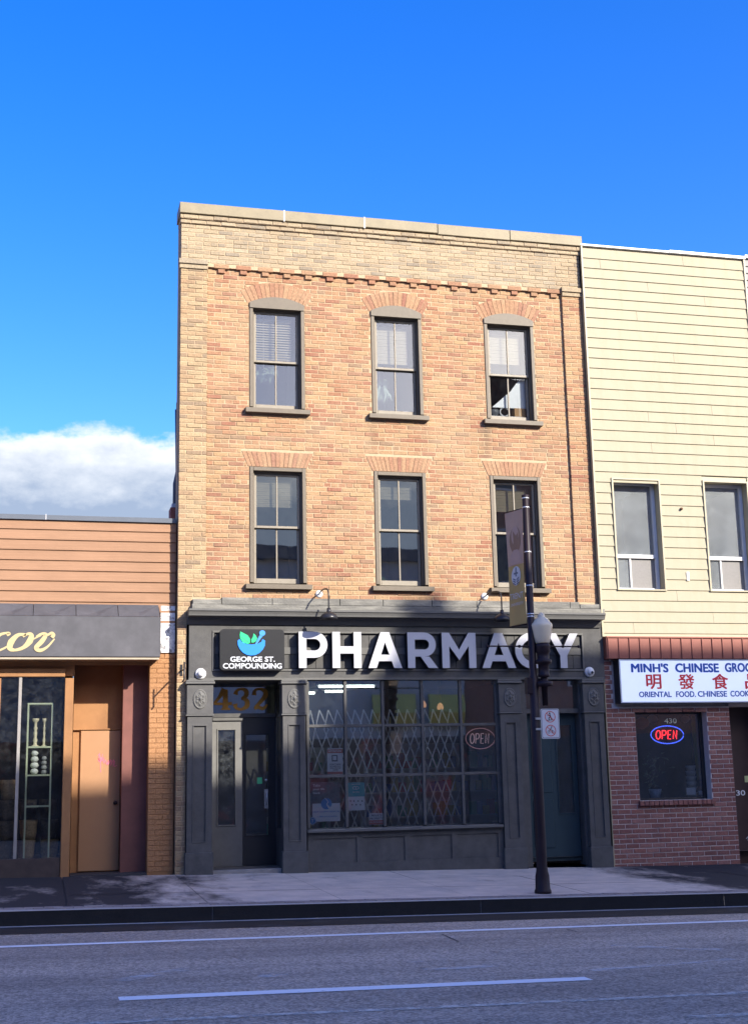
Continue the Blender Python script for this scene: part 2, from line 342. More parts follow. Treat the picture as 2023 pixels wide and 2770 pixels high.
m_buff = brick_mat('buff_brick', BUFF, stains=STAIN, dirt=(0.15, 0.105, 0.07), dirt_amt=0.42, bloom=0.5)
m_pale = brick_mat('pale_weathered_brick', PALE, dirt=(0.155, 0.14, 0.115), dirt_amt=0.75, bloom=0.45, bloomc=(0.39, 0.33, 0.24))
m_pil = brick_mat('yellow_buff_brick', [(0.0, (0.365, 0.272, 0.160)), (0.4, (0.345, 0.245, 0.142)), (0.7, (0.315, 0.205, 0.120)), (0.88, (0.24, 0.175, 0.115)), (1.0, (0.375, 0.28, 0.165))], dirt=(0.15, 0.125, 0.09), dirt_amt=0.5)
m_vous = brick_mat('arch_brick', [(0.0, (0.355, 0.215, 0.125)), (0.6, (0.33, 0.19, 0.112)), (0.85, (0.305, 0.165, 0.10)), (1.0, (0.265, 0.125, 0.085))], dirt=(0.15, 0.105, 0.07), dirt_amt=0.4, bloom=0.5)
m_corb = brick_mat('red_corbel_brick', CORB)
m_brown = brick_mat('brown_brick', BROWN, dirt=(0.06, 0.05, 0.05))
m_tanb = brick_mat('tan_painted_brick', TANB, dirt=(0.28, 0.16, 0.09), dirt_amt=0.2)
m_mortar = mat('buff_mortar', (0.42, 0.31, 0.195), 0.95, 0.15, 20, 0.4, 90)
m_mortar2 = mat('grey_mortar', (0.50, 0.45, 0.43), 0.95, 0.15, 20, 0.4, 90)
m_taupe = mat('taupe_window_paint', (0.125, 0.10, 0.070), 0.55, 0.12, 14, 0.15, 80)
m_taupe2 = mat('pale_taupe_sash_paint', (0.22, 0.19, 0.145), 0.5, 0.12, 14, 0.1, 80)
m_stone = mat('charcoal_painted_stone', (0.13, 0.125, 0.11), 0.75, 0.25, 8, 0.5, 40, col2=(0.23, 0.22, 0.19), c2s=5, stretch=(0.5, 1, 2.5))
m_char = mat('charcoal_storefront_paint', (0.090, 0.088, 0.085), 0.6, 0.14, 9, 0.2, 90, spec=0.12, col2=(0.068, 0.067, 0.066), c2s=3)
m_char2 = mat('charcoal_trim_paint', (0.11, 0.108, 0.102), 0.55, 0.08, 9, 0.08, 90, spec=0.2)
m_coping = mat('olive_coping_metal', (0.25, 0.205, 0.125), 0.6, 0.12, 5, 0.1, 30, col2=(0.21, 0.175, 0.11), c2s=2)
m_glass = glass_mat('upper_window_glass', 0.065, smear=0.015)
m_glass2 = glass_mat('second_floor_glass', 0.22, smear=0.015)
m_shopglass = glass_mat('shop_glass', 0.27, smear=0.04)
m_dustglass = glass_mat('dusty_shop_glass', 0.08, smear=0.04)
m_fog = glass_mat('fogged_upper_glass', 0.22, smear=0.5, rough=0.1, lo=0.0, hi=1.0, sc=0.9)
m_frost = mat('fogged_glass', (0.42, 0.50, 0.56), 0.25, 0.35, 3.0, 0.1, 120, col2=(0.10, 0.14, 0.20), c2s=2.2, c2lo=0.4, c2hi=0.6, stretch=(2.5, 1, 0.9), spec=0.6)
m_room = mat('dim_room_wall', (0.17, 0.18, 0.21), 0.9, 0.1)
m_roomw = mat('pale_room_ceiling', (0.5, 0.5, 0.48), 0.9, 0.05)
m_blind = mat('cream_blind', (0.34, 0.29, 0.20), 0.7, 0.04, spec=0.1)
m_dark = mat('dark_void', (0.02, 0.02, 0.022), 0.9, 0.1)
m_black = mat('black_paint', (0.02, 0.02, 0.022), 0.4, 0.1)
m_blackm = mat('black_lamp_metal', (0.025, 0.025, 0.028), 0.35, 0.1, metal=0.3)
m_white = mat('white_enamel', (0.6, 0.6, 0.6), 0.35, 0.03)
m_face = mat('white_letter_face', (0.43, 0.43, 0.45), 0.4, 0.03)
m_tan = mat('tan_metal_siding', (0.29, 0.168, 0.102), 0.7, 0.09, 3, 0.3, 6, stretch=(0.6, 1, 2), spec=0.15)
m_tanp = mat('tan_paint', (0.30, 0.152, 0.068), 0.7, 0.12, 4, 0.12, 60, spec=0.15, col2=(0.25, 0.125, 0.058), c2s=2.2)
m_cream = mat('cream_siding', (0.36, 0.325, 0.236), 0.75, 0.05, 2.5, 0.5, 5, spec=0.1, col2=(0.325, 0.29, 0.205), c2s=2.5, stretch=(2.5, 1, 0.5))
m_cream2 = mat('cream_trim', (0.35, 0.31, 0.205), 0.5, 0.03)
m_vinyl = mat('grey_window_vinyl', (0.60, 0.60, 0.60), 0.4, 0.04)
m_grey = mat('grey_shingle', (0.26, 0.25, 0.24), 0.8, 0.15, 12)
m_flash = mat('dark_roof_flashing', (0.10, 0.115, 0.14), 0.5, 0.1)
m_awn = mat('charcoal_awning_vinyl', (0.066, 0.065, 0.072), 0.6, 0.12, 4, 0.05, 40, col2=(0.082, 0.08, 0.088), c2s=2)
m_awnlet = mat('cream_awning_letters', (0.44, 0.35, 0.18), 0.6, 0.10, 30)
m_red = mat('red_metal_fascia', (0.29, 0.095, 0.065), 0.45, 0.06, 4)

# ------------------------------------------------------------------ ground
XL, XR = -60.0, 70.0
def strip(y0, y1, f, dz=0.0, x0=XL, x1=XR):
    mb = MB(); mb.quad((x0, y0, f(x0, y0)+dz), (x1, y0, f(x1, y0)+dz), (x1, y1, f(x1, y1)+dz), (x0, y1, f(x0, y1)+dz)); return mb
m_earth = mat('distant_ground', (0.14, 0.13, 0.12), 0.95, 0.2, 0.3)
gm = MB(); gm.quad((-1500, -1500, -2.2), (1500, -1500, -2.2), (1500, 1500, -2.2), (-1500, 1500, -2.2)); o = obj('ground', gm, m_earth, kind='structure')
def road_mat():
    m = mat('worn_asphalt', (0.45, 0.36, 0.275), 0.9, 0.14, 1.6, 0.8, 110, col2=(0.31, 0.25, 0.195), c2s=0.9, c2lo=0.42, c2hi=0.62, stretch=(0.16, 1.1, 1)); N, L = nt(m)
    b = N['Principled BSDF']; src = b.inputs['Base Color'].links[0].from_socket
    g = N.new('ShaderNodeNewGeometry'); v = N.new('ShaderNodeTexVoronoi'); v.inputs['Scale'].default_value = 55; L.new(g.outputs['Position'], v.inputs['Vector'])
    sp = N.new('ShaderNodeSeparateColor'); L.new(v.outputs['Color'], sp.inputs[0])
    mr = N.new('ShaderNodeMapRange'); mr.inputs['From Min'].default_value = 0; mr.inputs['From Max'].default_value = 1; mr.inputs['To Min'].default_value = 0.55; mr.inputs['To Max'].default_value = 1.45; L.new(sp.outputs[0], mr.inputs['Value'])
    ml = N.new('ShaderNodeMix'); ml.data_type = 'RGBA'; ml.blend_type = 'MULTIPLY'; ml.inputs['Factor'].default_value = 1; L.new(src, ml.inputs[6]); L.new(mr.outputs[0], ml.inputs[7]); L.new(ml.outputs[2], b.inputs['Base Color']); return m
m_road = road_mat()
obj('road', strip(-18.0, -4.1, lambda x, y: rz(x, y)), m_road, kind='structure')
m_walk = mat('concrete_pavement', (0.56, 0.47, 0.39), 0.9, 0.18, 3.0, 0.35, 90, col2=(0.43, 0.38, 0.335), c2s=1.3)
def side_mat():
    m = m_walk; N, L = nt(m); b = N['Principled BSDF']; src = b.inputs['Base Color'].links[0].from_socket
    g = N.new('ShaderNodeNewGeometry'); sp = N.new('ShaderNodeSeparateXYZ'); L.new(g.outputs['Position'], sp.inputs[0])
    nz = N.new('ShaderNodeTexNoise'); nz.inputs['Scale'].default_value = 1.4; nz.inputs['Detail'].default_value = 8; nz.inputs['Roughness'].default_value = 0.7
    mpn = N.new('ShaderNodeMapping'); mpn.inputs['Scale'].default_value = (1.0, 0.45, 1); L.new(g.outputs['Position'], mpn.inputs[0]); L.new(mpn.outputs[0], nz.inputs['Vector'])
    # broken dark patches on the pavement to the left of the pharmacy and in front of the grocery
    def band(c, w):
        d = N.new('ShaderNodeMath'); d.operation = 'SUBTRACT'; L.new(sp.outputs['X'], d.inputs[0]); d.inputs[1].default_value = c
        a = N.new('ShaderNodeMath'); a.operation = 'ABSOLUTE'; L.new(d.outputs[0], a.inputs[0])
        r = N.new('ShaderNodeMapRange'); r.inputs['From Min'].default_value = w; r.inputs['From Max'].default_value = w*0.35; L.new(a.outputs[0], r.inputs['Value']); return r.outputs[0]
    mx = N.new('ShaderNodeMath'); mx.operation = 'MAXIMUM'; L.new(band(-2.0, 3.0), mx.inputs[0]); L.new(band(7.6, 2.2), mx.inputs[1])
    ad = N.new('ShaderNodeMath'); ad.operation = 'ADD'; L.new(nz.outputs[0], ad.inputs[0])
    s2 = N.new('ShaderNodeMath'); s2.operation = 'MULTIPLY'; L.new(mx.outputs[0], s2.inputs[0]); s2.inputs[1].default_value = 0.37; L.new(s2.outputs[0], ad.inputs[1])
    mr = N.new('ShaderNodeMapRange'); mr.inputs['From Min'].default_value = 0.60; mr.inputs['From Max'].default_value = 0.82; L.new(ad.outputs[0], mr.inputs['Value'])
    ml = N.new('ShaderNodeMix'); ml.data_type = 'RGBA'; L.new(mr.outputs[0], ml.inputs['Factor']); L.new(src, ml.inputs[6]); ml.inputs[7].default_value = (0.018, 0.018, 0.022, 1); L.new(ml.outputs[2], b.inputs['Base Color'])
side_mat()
walk = obj('pavement', strip(-3.72, 1.2, gz, -0.012), mat('dark_joint', (0.10, 0.095, 0.09), 0.95), kind='structure')
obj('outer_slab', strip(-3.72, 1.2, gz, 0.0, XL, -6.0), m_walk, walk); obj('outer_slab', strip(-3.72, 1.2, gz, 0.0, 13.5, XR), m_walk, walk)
for r_ in range(3):
    y0, y1 = -3.716+r_*1.24, -3.716+r_*1.24+1.232
    if r_ == 2: y1 = 0.9
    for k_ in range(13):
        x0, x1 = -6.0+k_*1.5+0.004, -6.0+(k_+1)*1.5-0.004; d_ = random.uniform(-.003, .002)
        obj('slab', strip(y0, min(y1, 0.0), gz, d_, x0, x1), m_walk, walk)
m_kerb = mat('shadow_black_kerb_face', (0.010, 0.010, 0.011), 0.85, 0.3, 5, 0.4, 60)  # kerb face blackened: leftover car shadow put into its colour
m_kerbtop = mat('kerb_concrete', (0.40, 0.37, 0.34), 0.9, 0.15, 6, 0.3, 80)
m_gutshadow = mat('shadow_black_gutter', (0.009, 0.009, 0.010), 0.8, 0.4, 2.0, 0.5, 80, col2=(0.07, 0.07, 0.08), c2s=1.2, c2lo=0.55, c2hi=0.75)  # black strip on the road paints the shadow left by parked cars
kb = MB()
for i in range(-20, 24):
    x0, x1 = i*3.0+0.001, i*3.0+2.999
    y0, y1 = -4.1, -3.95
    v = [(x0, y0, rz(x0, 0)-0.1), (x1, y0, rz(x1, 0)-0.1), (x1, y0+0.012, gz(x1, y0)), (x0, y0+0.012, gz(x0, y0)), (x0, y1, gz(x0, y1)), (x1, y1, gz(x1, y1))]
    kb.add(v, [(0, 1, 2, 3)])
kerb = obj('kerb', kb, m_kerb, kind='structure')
kt = MB()
for i in range(-20, 24):
    x0, x1 = i*3.0+0.001, i*3.0+2.999
    kt.add([(x0, -4.088, gz(x0, -4.1)+0.001), (x1, -4.088, gz(x1, -4.1)+0.001), (x1, -3.95, gz(x1, -3.95)), (x0, -3.95, gz(x0, -3.95))], [(0, 1, 2, 3)])
obj('kerb_top', kt, m_kerbtop, parent=kerb)
obj('gutter_shadow', strip(-4.85, -4.19, rz, 0.004), m_gutshadow, kind='structure')
obj('gutter_edge', strip(-4.19, -4.10, rz, 0.006), m_kerbtop, kind='structure')
# paver band along the kerb: each brick paver a piece
m_paver = brick_mat('pavers', [(0.0, (0.33, 0.29, 0.27)), (0.5, (0.26, 0.22, 0.21)), (1.0, (0.38, 0.33, 0.30))], dirt=(0.05, 0.05, 0.05), dirt_amt=0.5)
obj('paver_bed', strip(-3.95, -3.72, gz, -0.012), m_mortar2, parent=walk)
pv = MB().box(-0.098, 0.098, -0.052, 0.052, -0.05, 0.004).mesh('paver'); pv.materials.append(m_paver)
for r in range(2):
    for i in range(-22, 44):
        x = i*0.205 + (0.1 if r else 0); y = -3.778-r*0.114
        if not (-3.6 < x < 8.5): continue
        o = obj('paver', pv, None, walk, (x+random.uniform(-.002, .002), y, gz(x, y)+random.uniform(-.003, .002))); o.rotation_euler = (0, R_(1.03), random.uniform(-.01, .01))
# painted lines
m_line = paint_mat('white_road_paint', (0.85, 0.83, 0.80), 0.27, 0.40, 12)
m_line2 = paint_mat('faded_road_paint', (0.60, 0.55, 0.46), 0.36, 0.60, 9)
m_smear = paint_mat('worn_arrow_paint', (0.78, 0.74, 0.68), 0.42, 0.78, 6, (0.5, 1.6, 1))
def groundhit(u, v):
    d = CR*((u-1011.5)/CF) + CU*(-(v-1385)/CF) + _f
    # plane z = -0.144 - 0.018 x
    t = (-0.144-0.018*CC.x-CC.z)/(d.z+0.018*d.x); p = CC+d*t; return p
def line(name, a, b, w, m, dz=0.004):
    A, B = groundhit(*a), groundhit(*b); A = Vector((A.x, A.y, 0)); B = Vector((B.x, B.y, 0)); t = (B-A).normalized(); n = Vector((-t.y, t.x, 0))*w/2
    mb = MB(); n_ = 12; vs_ = []; fs = []
    for i in range(n_+1):
        p = A+(B-A)*i/n_
        for q in (p-n, p+n): vs_.append((q.x, q.y, rz(q.x, q.y)+dz))
    fs = [(2*i, 2*i+2, 2*i+3, 2*i+1) for i in range(n_)]; mb.add(vs_, fs); return obj(name, mb, m, kind='structure')
line('parking_lane_line', (-700, 2587), (2800, 2464), 0.13, m_line)
line('lane_line', (322, 2703), (1592, 2648), 0.165, m_line)
line('lane_line', (2600, 2606), (3900, 2552), 0.12, m_line)
line('faded_line', (-300, 2795), (2500, 2664), 0.09, m_line2)
line('faded_line', (1858, 2753), (2700, 2712), 0.10, m_line2)
for a, b, w in (((320, 2655), (510, 2622), .16), ((700, 2640), (780, 2640), .22), ((1150, 2625), (1340, 2613), .16), ((1100, 2605), (1140, 2602), .12), ((1600, 2627), (1980, 2596), .11), ((1650, 2560), (1950, 2570), .16)):
    line('worn_paint_patch', a, b, w, m_smear, 0.005)
m_crack = mat('tar_crack', (0.05, 0.05, 0.055), 0.8, 0.2)
for a, b in (((1195, 2528), (1240, 2548)), ((1325, 2574), (1360, 2579)), ((1530, 2514), (1560, 2522))): line('asphalt_crack', a, b, 0.014, m_crack, 0.005)

# ------------------------------------------------------------------ brick building with the pharmacy
def fx(x, y): return CC.x+(x-CC.x)*(1+y/18.5136)           # a place read on the brick plane, moved to depth y
def fz(z, y): return CC.z+(z-CC.z)*(1+y/18.5136)
CO = 0.0676                                                # brick course
BL = 0.2165; BJ = 0.0105
bld = thing('brick_building', 'three-storey buff brick building with a charcoal painted shopfront and stepped brick corbels', 'building', (3.2, 0.0, 0.03))
WCOL = ((1.036, 1.884), (2.925, 3.742), (4.766, 5.602)); T3, B3, T2, B2 = 8.42, 6.736, 5.863, 4.089
RISE = 0.105
YF = 0.044                                                 # brick face of the field between the pilasters
holes = [(a, b, B3, T3+RISE) for a, b in WCOL]+[(a, b, B2, T2) for a, b in WCOL]
core = MB(); wall_holes(core, 0.39, 6.12, 3.86, 8.98, YF+0.005, holes, 0.16)
for x0, x1, z0, z1 in ((0.004, 0.397, 3.86, 8.93), (6.107, 6.436, 3.86, 8.93), (0.004, 6.436, 8.93, 9.69), (0.004, 0.135, -0.2, 3.86), (0.136, 0.203, 3.70, 3.859)): core.box(x0, x1, 0.006, 0.5, z0, z1)
core.box(0.0, 6.44, -0.02, 0.4, 9.596, 9.66); core.box(-0.008, 6.448, -0.048, 0.4, 9.661, 9.729)
part(bld, 'wall', core, m_mortar)
shell = MB()
P0 = [(0.0, 0.2), (6.44, 0.2), (8.6, 15.0), (1.75, 15.0)]
for i, j in ((1, 2), (2, 3), (3, 0)): shell.quad((*P0[i], -0.3), (*P0[j], -0.3), (*P0[j], 9.6), (*P0[i], 9.6))
shell.add([(*p, 9.45) for p in P0], [(0, 1, 2, 3)])
part(bld, 'side_wall', shell, mat('side_wall_brick', (0.16, 0.12, 0.10), 0.9, 0.3, 9, 0.5, 30))
# rooms behind the upper windows
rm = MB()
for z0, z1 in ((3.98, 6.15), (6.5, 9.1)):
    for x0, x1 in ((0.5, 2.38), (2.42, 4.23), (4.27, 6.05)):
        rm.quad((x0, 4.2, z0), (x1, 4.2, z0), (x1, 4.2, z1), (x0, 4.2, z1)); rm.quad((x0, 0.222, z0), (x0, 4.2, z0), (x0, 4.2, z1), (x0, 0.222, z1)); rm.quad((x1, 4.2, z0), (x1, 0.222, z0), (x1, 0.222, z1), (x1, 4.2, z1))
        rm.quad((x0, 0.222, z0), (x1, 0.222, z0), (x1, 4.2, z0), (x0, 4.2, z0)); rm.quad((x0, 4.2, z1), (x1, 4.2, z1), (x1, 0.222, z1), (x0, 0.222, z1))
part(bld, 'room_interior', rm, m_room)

# arches over the windows: exclusion shapes for the running bond, then voussoirs
AH = 0.235
def arch3(a, b):                                           # segmental arch: centre and radius of the intrados
    w = (b-a)/2; r = (w*w+RISE*RISE)/(2*RISE); return (a+b)/2, T3+RISE-r, r
def excl(z):                                               # blocked x intervals in the field at height z
    o = []
    for a, b in WCOL:
        if B3 < z < T3: o.append((a, b))
        if B2 < z < T2: o.append((a, b))
        cx, cz, r = arch3(a, b); half = math.asin((b-a)/2/r); sp = half*1.0
        ro = r+AH
        if T3-0.03 <= z <= cz+ro:
            # wedge sides go out from the arch centre
            if z-cz > 0:
                xs_side = (z-cz)*math.tan(sp+0.03); xo = math.sqrt(max(ro*ro-(z-cz)**2, 0)); k = min(xs_side, xo)
                if z >= T3-0.01: o.append((cx-k, cx+k))
        if T2 <= z <= T2+AH: k = (b-a)/2+0.02+(z-T2)*0.42; o.append((cx-k, cx+k))
    return o
brk_field = []; brk_pil = []; brk_pale = []; brk_corb = []               # (x0,x1,z0,z1,yfront)
def course(out, x0, x1, z0, yf, shift, ex=(), header=False):
    L_ = (0.103 if header else BL)+BJ; x = x0-shift*L_
    while x < x1-0.012:
        segs = [(max(x, x0), min(x+L_-BJ, x1))]
        for e0, e1 in ex:
            ns = []
            for s0, s1 in segs:
                if e1 <= s0 or e0 >= s1: ns.append((s0, s1)); continue
                if e0-BJ*0.6 > s0: ns.append((s0, e0-BJ*0.6))
                if e1+BJ*0.6 < s1: ns.append((e1+BJ*0.6, s1))
            segs = ns
        for s0, s1 in segs:
            if s1-s0 > 0.022: out.append((s0, s1, z0+BJ*0.5, z0+CO-BJ*0.5, yf))
        x += L_
ZB = 3.90
nc = int((8.985-ZB)/CO)
for i in range(nc+1):
    z = ZB+i*CO; hd = (i % 9 == 7); sh = (0.5 if i % 2 else 0.0)+random.choice((0, 0, 0.06, -0.05))
    if z+CO < 8.99: course(brk_field, 0.404, 6.10, z, YF, sh % 1, excl(z+CO/2), hd)
    course(brk_pil, 0.0, 0.398, z, 0.0, 0.52 if i % 2 else 0.03)
    course(brk_field, 6.106, 6.44, z, 0.0, 0.03 if i % 2 else 0.5)
for i in range(-1, int((ZB-0.1)/CO)): course(brk_pil, 0.0, 0.202 if i < 1 else 0.134, ZB-(i+2)*CO, 0.0, 0.1 if i % 2 else 0.6)
zf = 8.985
NF = 9
for i in range(NF): course(brk_pale, 0.0, 6.44, zf+i*CO, 0.0, 0.5 if i % 2 else 0.05, (), i in (4,))
ztop = zf+NF*CO                                            # 9.593
# two stepped courses under the coping
for k in range(1): course(brk_pale, -0.012, 6.452, ztop-CO*0+0.0, -0.028, 0.3); course(brk_pale, -0.02, 6.46, ztop+CO, -0.056, 0.8)
def brick_geo(mb, b, depth=0.1):
    x0, x1, z0, z1, yf = b; j = random.uniform(-0.004, 0.003); e = 0.0025
    mb.box(x0+random.uniform(-.0015, .0015), x1+random.uniform(-.0015, .0015), yf+j, yf+depth, z0+random.uniform(-.001, .001), z1+random.uniform(-.001, .001), 0.004)
def dist2(b): return ((b[0]+b[1])/2-CC.x)**2+((b[2]+b[3])/2-CC.z)**2
full = sorted([b for b in brk_field if abs((b[1]-b[0])-BL) < 0.004 and b[4] > 0.02], key=dist2)[:230]
fullp = sorted([b for b in brk_pil if abs((b[1]-b[0])-BL) < 0.004 and b[4] == 0.0 and b[2] > 3.8], key=dist2)[:60]
var = []
for k in range(5):
    me = MB(); e = 0.0015*(k-2)
    me.box(-BL/2+e*.5, BL/2-e*.3, -0.001*k, 0.1, -(CO-BJ)/2, (CO-BJ)/2-abs(e)*0.4, 0.004); var.append(me.mesh('brick'))
var2 = [v.copy() for v in var]
for v in var: v.materials.append(m_buff)
for v in var2: v.materials.append(m_pil)
for lst, vv in ((full, var), (fullp, var2)):
    for b in lst: obj('brick', random.choice(vv), None, bld, Vector(((b[0]+b[1])/2, b[4]+random.uniform(-.004, .002), (b[2]+b[3])/2))-bld.location)
sf, spf = set(full), set(fullp)
mb = MB()
for b in brk_field:
    if b not in sf: brick_geo(mb, b)
part(bld, 'brickwork', mb, m_buff, kind='stuff')
mb = MB()
for b in brk_pil:
    if b not in spf: brick_geo(mb, b)
part(bld, 'pilaster_brickwork', mb, m_pil, kind='stuff')
mb = MB()
for b in brk_pale: brick_geo(mb, b)
part(bld, 'weathered_brickwork', mb, m_pale, kind='stuff')
# voussoirs
for (a, b) in WCOL:
    cx, cz, r = arch3(a, b); half = math.asin((b-a)/2/r); n = 15
    for i in range(n):
        t0 = -half-0.03+(2*half+0.06)*i/n+0.0020/r*1.5; t1 = -half-0.03+(2*half+0.06)*(i+1)/n-0.0020/r*1.5
        vb = MB().prism([(cx+rr*math.sin(t), cz+rr*math.cos(t)) for rr, t in ((r, t0), (r+AH, t0), (r+AH, t1), (r, t1))], YF+random.uniform(-.006, 0.0), YF+0.12)
        part(bld, 'arch_brick', vb, m_vous)
    for i in range(n):
        def pt(f, h): return ((a+b)/2+((b-a)/2+0.02+h*0.42)*(2*f-1), T2+0.004+h)
        g = 0.003/(b-a)
        vb = MB().prism([pt(i/n+g, 0), pt((i+1)/n-g, 0), pt((i+1)/n-g, AH-0.008), pt(i/n+g, AH-0.008)], YF+random.uniform(-.005, 0.0), YF+0.12)
        part(bld, 'arch_brick', vb, m_vous)
# corbel table: hanging brick steps below the frieze
nd = 17; px_ = (6.10-0.404)/nd
for i in range(nd):
    c0 = 0.404+px_*(i+0.62)
    part(bld, 'corbel_brick', MB().box(c0-0.113, c0+0.113, 0.0+random.uniform(-.004, .002), YF+0.05, zf-CO*1.02, zf-0.002, 0.005), m_corb)
    part(bld, 'corbel_brick', MB().box(c0-0.052, c0+0.052, 0.015, YF+0.05, zf-CO*2.0, zf-CO*1.04, 0.004), m_corb)
# pilaster capitals
for x0, x1 in ((-0.02, 0.402), (6.104, 6.455)):
    part(bld, 'pilaster_cap', MB().box(x0-0.01, x1, -0.045, 0.06, zf-CO*0.6, zf+CO*0.5, 0.004), m_pale)
    part(bld, 'pilaster_cap', MB().box(x0, x1, -0.022, 0.06, zf-CO*1.6, zf-CO*0.62, 0.004), m_pale)
# metal coping in five lengths
zc = ztop+2*CO+0.006
cuts = [-0.035, 1.56, 2.83, 4.02, 5.23, 6.475]; 
for i in range(5):
    dz = (0.0, 0.0, 0.012, -0.006, 0.0)[i]
    part(bld, 'coping', MB().box(cuts[i]+0.004, cuts[i+1]-0.004, -0.085, 0.4, zc+dz, zc+0.17+dz*0.3, 0.006), m_coping)
    if 0 < i < 3: part(bld, 'coping_joint', MB().box(cuts[i]-0.012, cuts[i]+0.012, -0.089, 0.38, zc-0.01, zc+0.175, 0.003), mat('pale_sealant', (0.7, 0.68, 0.62), 0.6))

# upper windows
def window(a, b, z0, z1, arched, blind, sash_frac=0.515, slats=16, label=None, gap=0.9):
    yo = YF-0.012; c = 0.058
    fr = MB()
    zt = z1-0.015 if arched else z1
    fr.box(a+0.004, a+c, yo, YF+0.16, z0+0.045, zt, 0.005); fr.box(b-c, b-0.004, yo, YF+0.16, z0+0.045, zt, 0.005)
    if arched:                                             # curved head board
        cx, cz, r = arch3(a, b); half = math.asin((b-a)/2/r)*0.992
        poly = [(cx+(r-0.003)*math.sin(t), cz+(r-0.003)*math.cos(t)) for t in [half-2*half*i/12 for i in range(13)]]
        fr.prism([(a+0.006, T3-0.085), (b-0.006, T3-0.085)]+poly, yo-0.016, YF+0.1)
        zt = T3-0.085
    else: fr.box(a+c+0.001, b-c-0.001, yo, YF+0.16, z1-0.06, z1-0.003, 0.005); zt = z1-0.06
    # inner stop
    fr.box(a+c+0.001, a+c+0.022, YF+0.05, YF+0.17, z0+0.05, zt-0.001); fr.box(b-c-0.022, b-c-0.001, YF+0.05, YF+0.17, z0+0.05, zt-0.001); fr.box(a+c+0.023, b-c-0.023, YF+0.05, YF+0.17, zt-0.022, zt-0.001)
    w = part(bld, 'window', fr, m_taupe)
    if label: w['label'] = label
    part(w, 'sill', MB().profile([(yo-0.075, z0-0.055), (yo-0.075, z0+0.012), (YF+0.15, z0+0.044), (YF+0.15, z0-0.055)], a-0.062, b+0.062), m_taupe)
    xa, xb = a+c+0.024, b-c-0.024; zl, zh = z0+0.05, zt-0.024; zm = zl+(zh-zl)*(1-sash_frac)
    for k, (s0, s1, ys) in enumerate(((zm-0.018, zh, YF+0.085), (zl, zm+0.018, YF+0.125))):
        st = 0.036; sm_ = MB(); bot = 0.075 if k else 0.036
        sm_.box(xa, xa+st, ys, ys+0.035, s0, s1, 0.004); sm_.box(xb-st, xb, ys, ys+0.035, s0, s1, 0.004)
        sm_.box(xa+st, xb-st, ys+0.0005, ys+0.035, s1-0.034, s1, 0.004); sm_.box(xa+st, xb-st, ys+0.0005, ys+0.035, s0, s0+bot, 0.004)
        xm = (xa+xb)/2; sm_.box(xm-0.011, xm+0.011, ys+0.004, ys+0.03, s0+bot, s1-0.034, 0.003)
        part(w, 'sash', sm_, m_taupe2)
        for p0, p1 in ((xa+st, xm-0.011), (xm+0.011, xb-st)):
            g = MB().quad((p0-0.003, ys+0.018, s0+bot-0.003), (p1+0.003, ys+0.018, s0+bot-0.003), (p1+0.003, ys+0.018, s1-0.031), (p0-0.003, ys+0.018, s1-0.031)); part(w, 'pane', g, m_glass if arched else m_glass2)
    if blind:
        bm_ = MB(); zb0 = zh-blind*(zh-zm); n = slats
        bm_.box(xa+0.03, xb-0.09, YF+0.20, YF+0.24, zh-0.10, zh-0.06)
        for i in range(n):
            zz = zb0+(zh-0.10-zb0)*i/n; h = (zh-0.10-zb0)/n
            bm_.box(xa+0.03, xb-0.09, YF+0.21+0.004*(i % 2), YF+0.214+0.004*(i % 2), zz+h*(1-gap), zz+h)
        part(w, 'blind', bm_, m_blind)
    return w
window(*WCOL[0], B3, T3, True, 0.98, slats=17, gap=0.5)
window(*WCOL[1], B3, T3, True, 0.86, slats=20)
window(*WCOL[2], B3, T3, True, 0.72, slats=16)
window(*WCOL[0], B2, T2, False, 0.60, slats=13, sash_frac=0.49)
window(*WCOL[1], B2, T2, False, 0.38, slats=8, sash_frac=0.49)
window(*WCOL[2], B2, T2, False, 0.55, slats=13, sash_frac=0.49)
# stone band and cornice over the shopfront
xs0, xs1 = 0.205, 6.47; edges = [xs0, 0.62, 1.35, 2.35, 3.0, 3.75, 4.45, 5.2, 5.95, 6.11, xs1]
for i in range(len(edges)-1):
    j = 0.01*(i % 2)
    part(bld, 'stone_block', MB().box(edges[i]+.003, edges[i+1]-.003, -0.055-j*0.4, 0.045, 3.795, 3.895+(0.0 if 0 < i < 9 else -0.03), 0.006), m_stone)
part(bld, 'stone_course', MB().box(xs0-0.01, xs1+0.04, -0.075, 0.045, 3.715, 3.792, 0.005), m_stone)
cx0, cx1 = fx(0.163, -0.28), fx(6.545, -0.28)
cor = MB(); cor.profile([(0.0, 3.713), (-0.24, 3.705), (-0.30, 3.70), (-0.30, 3.672), (-0.285, 3.664), (-0.27, 3.63), (-0.265, 3.606), (-0.13, 3.60), (-0.12, 3.56), (-0.10, 3.53), (-0.085, 3.50), (0.0, 3.50)], cx0, cx1)
part(bld, 'cornice', cor, m_char2)
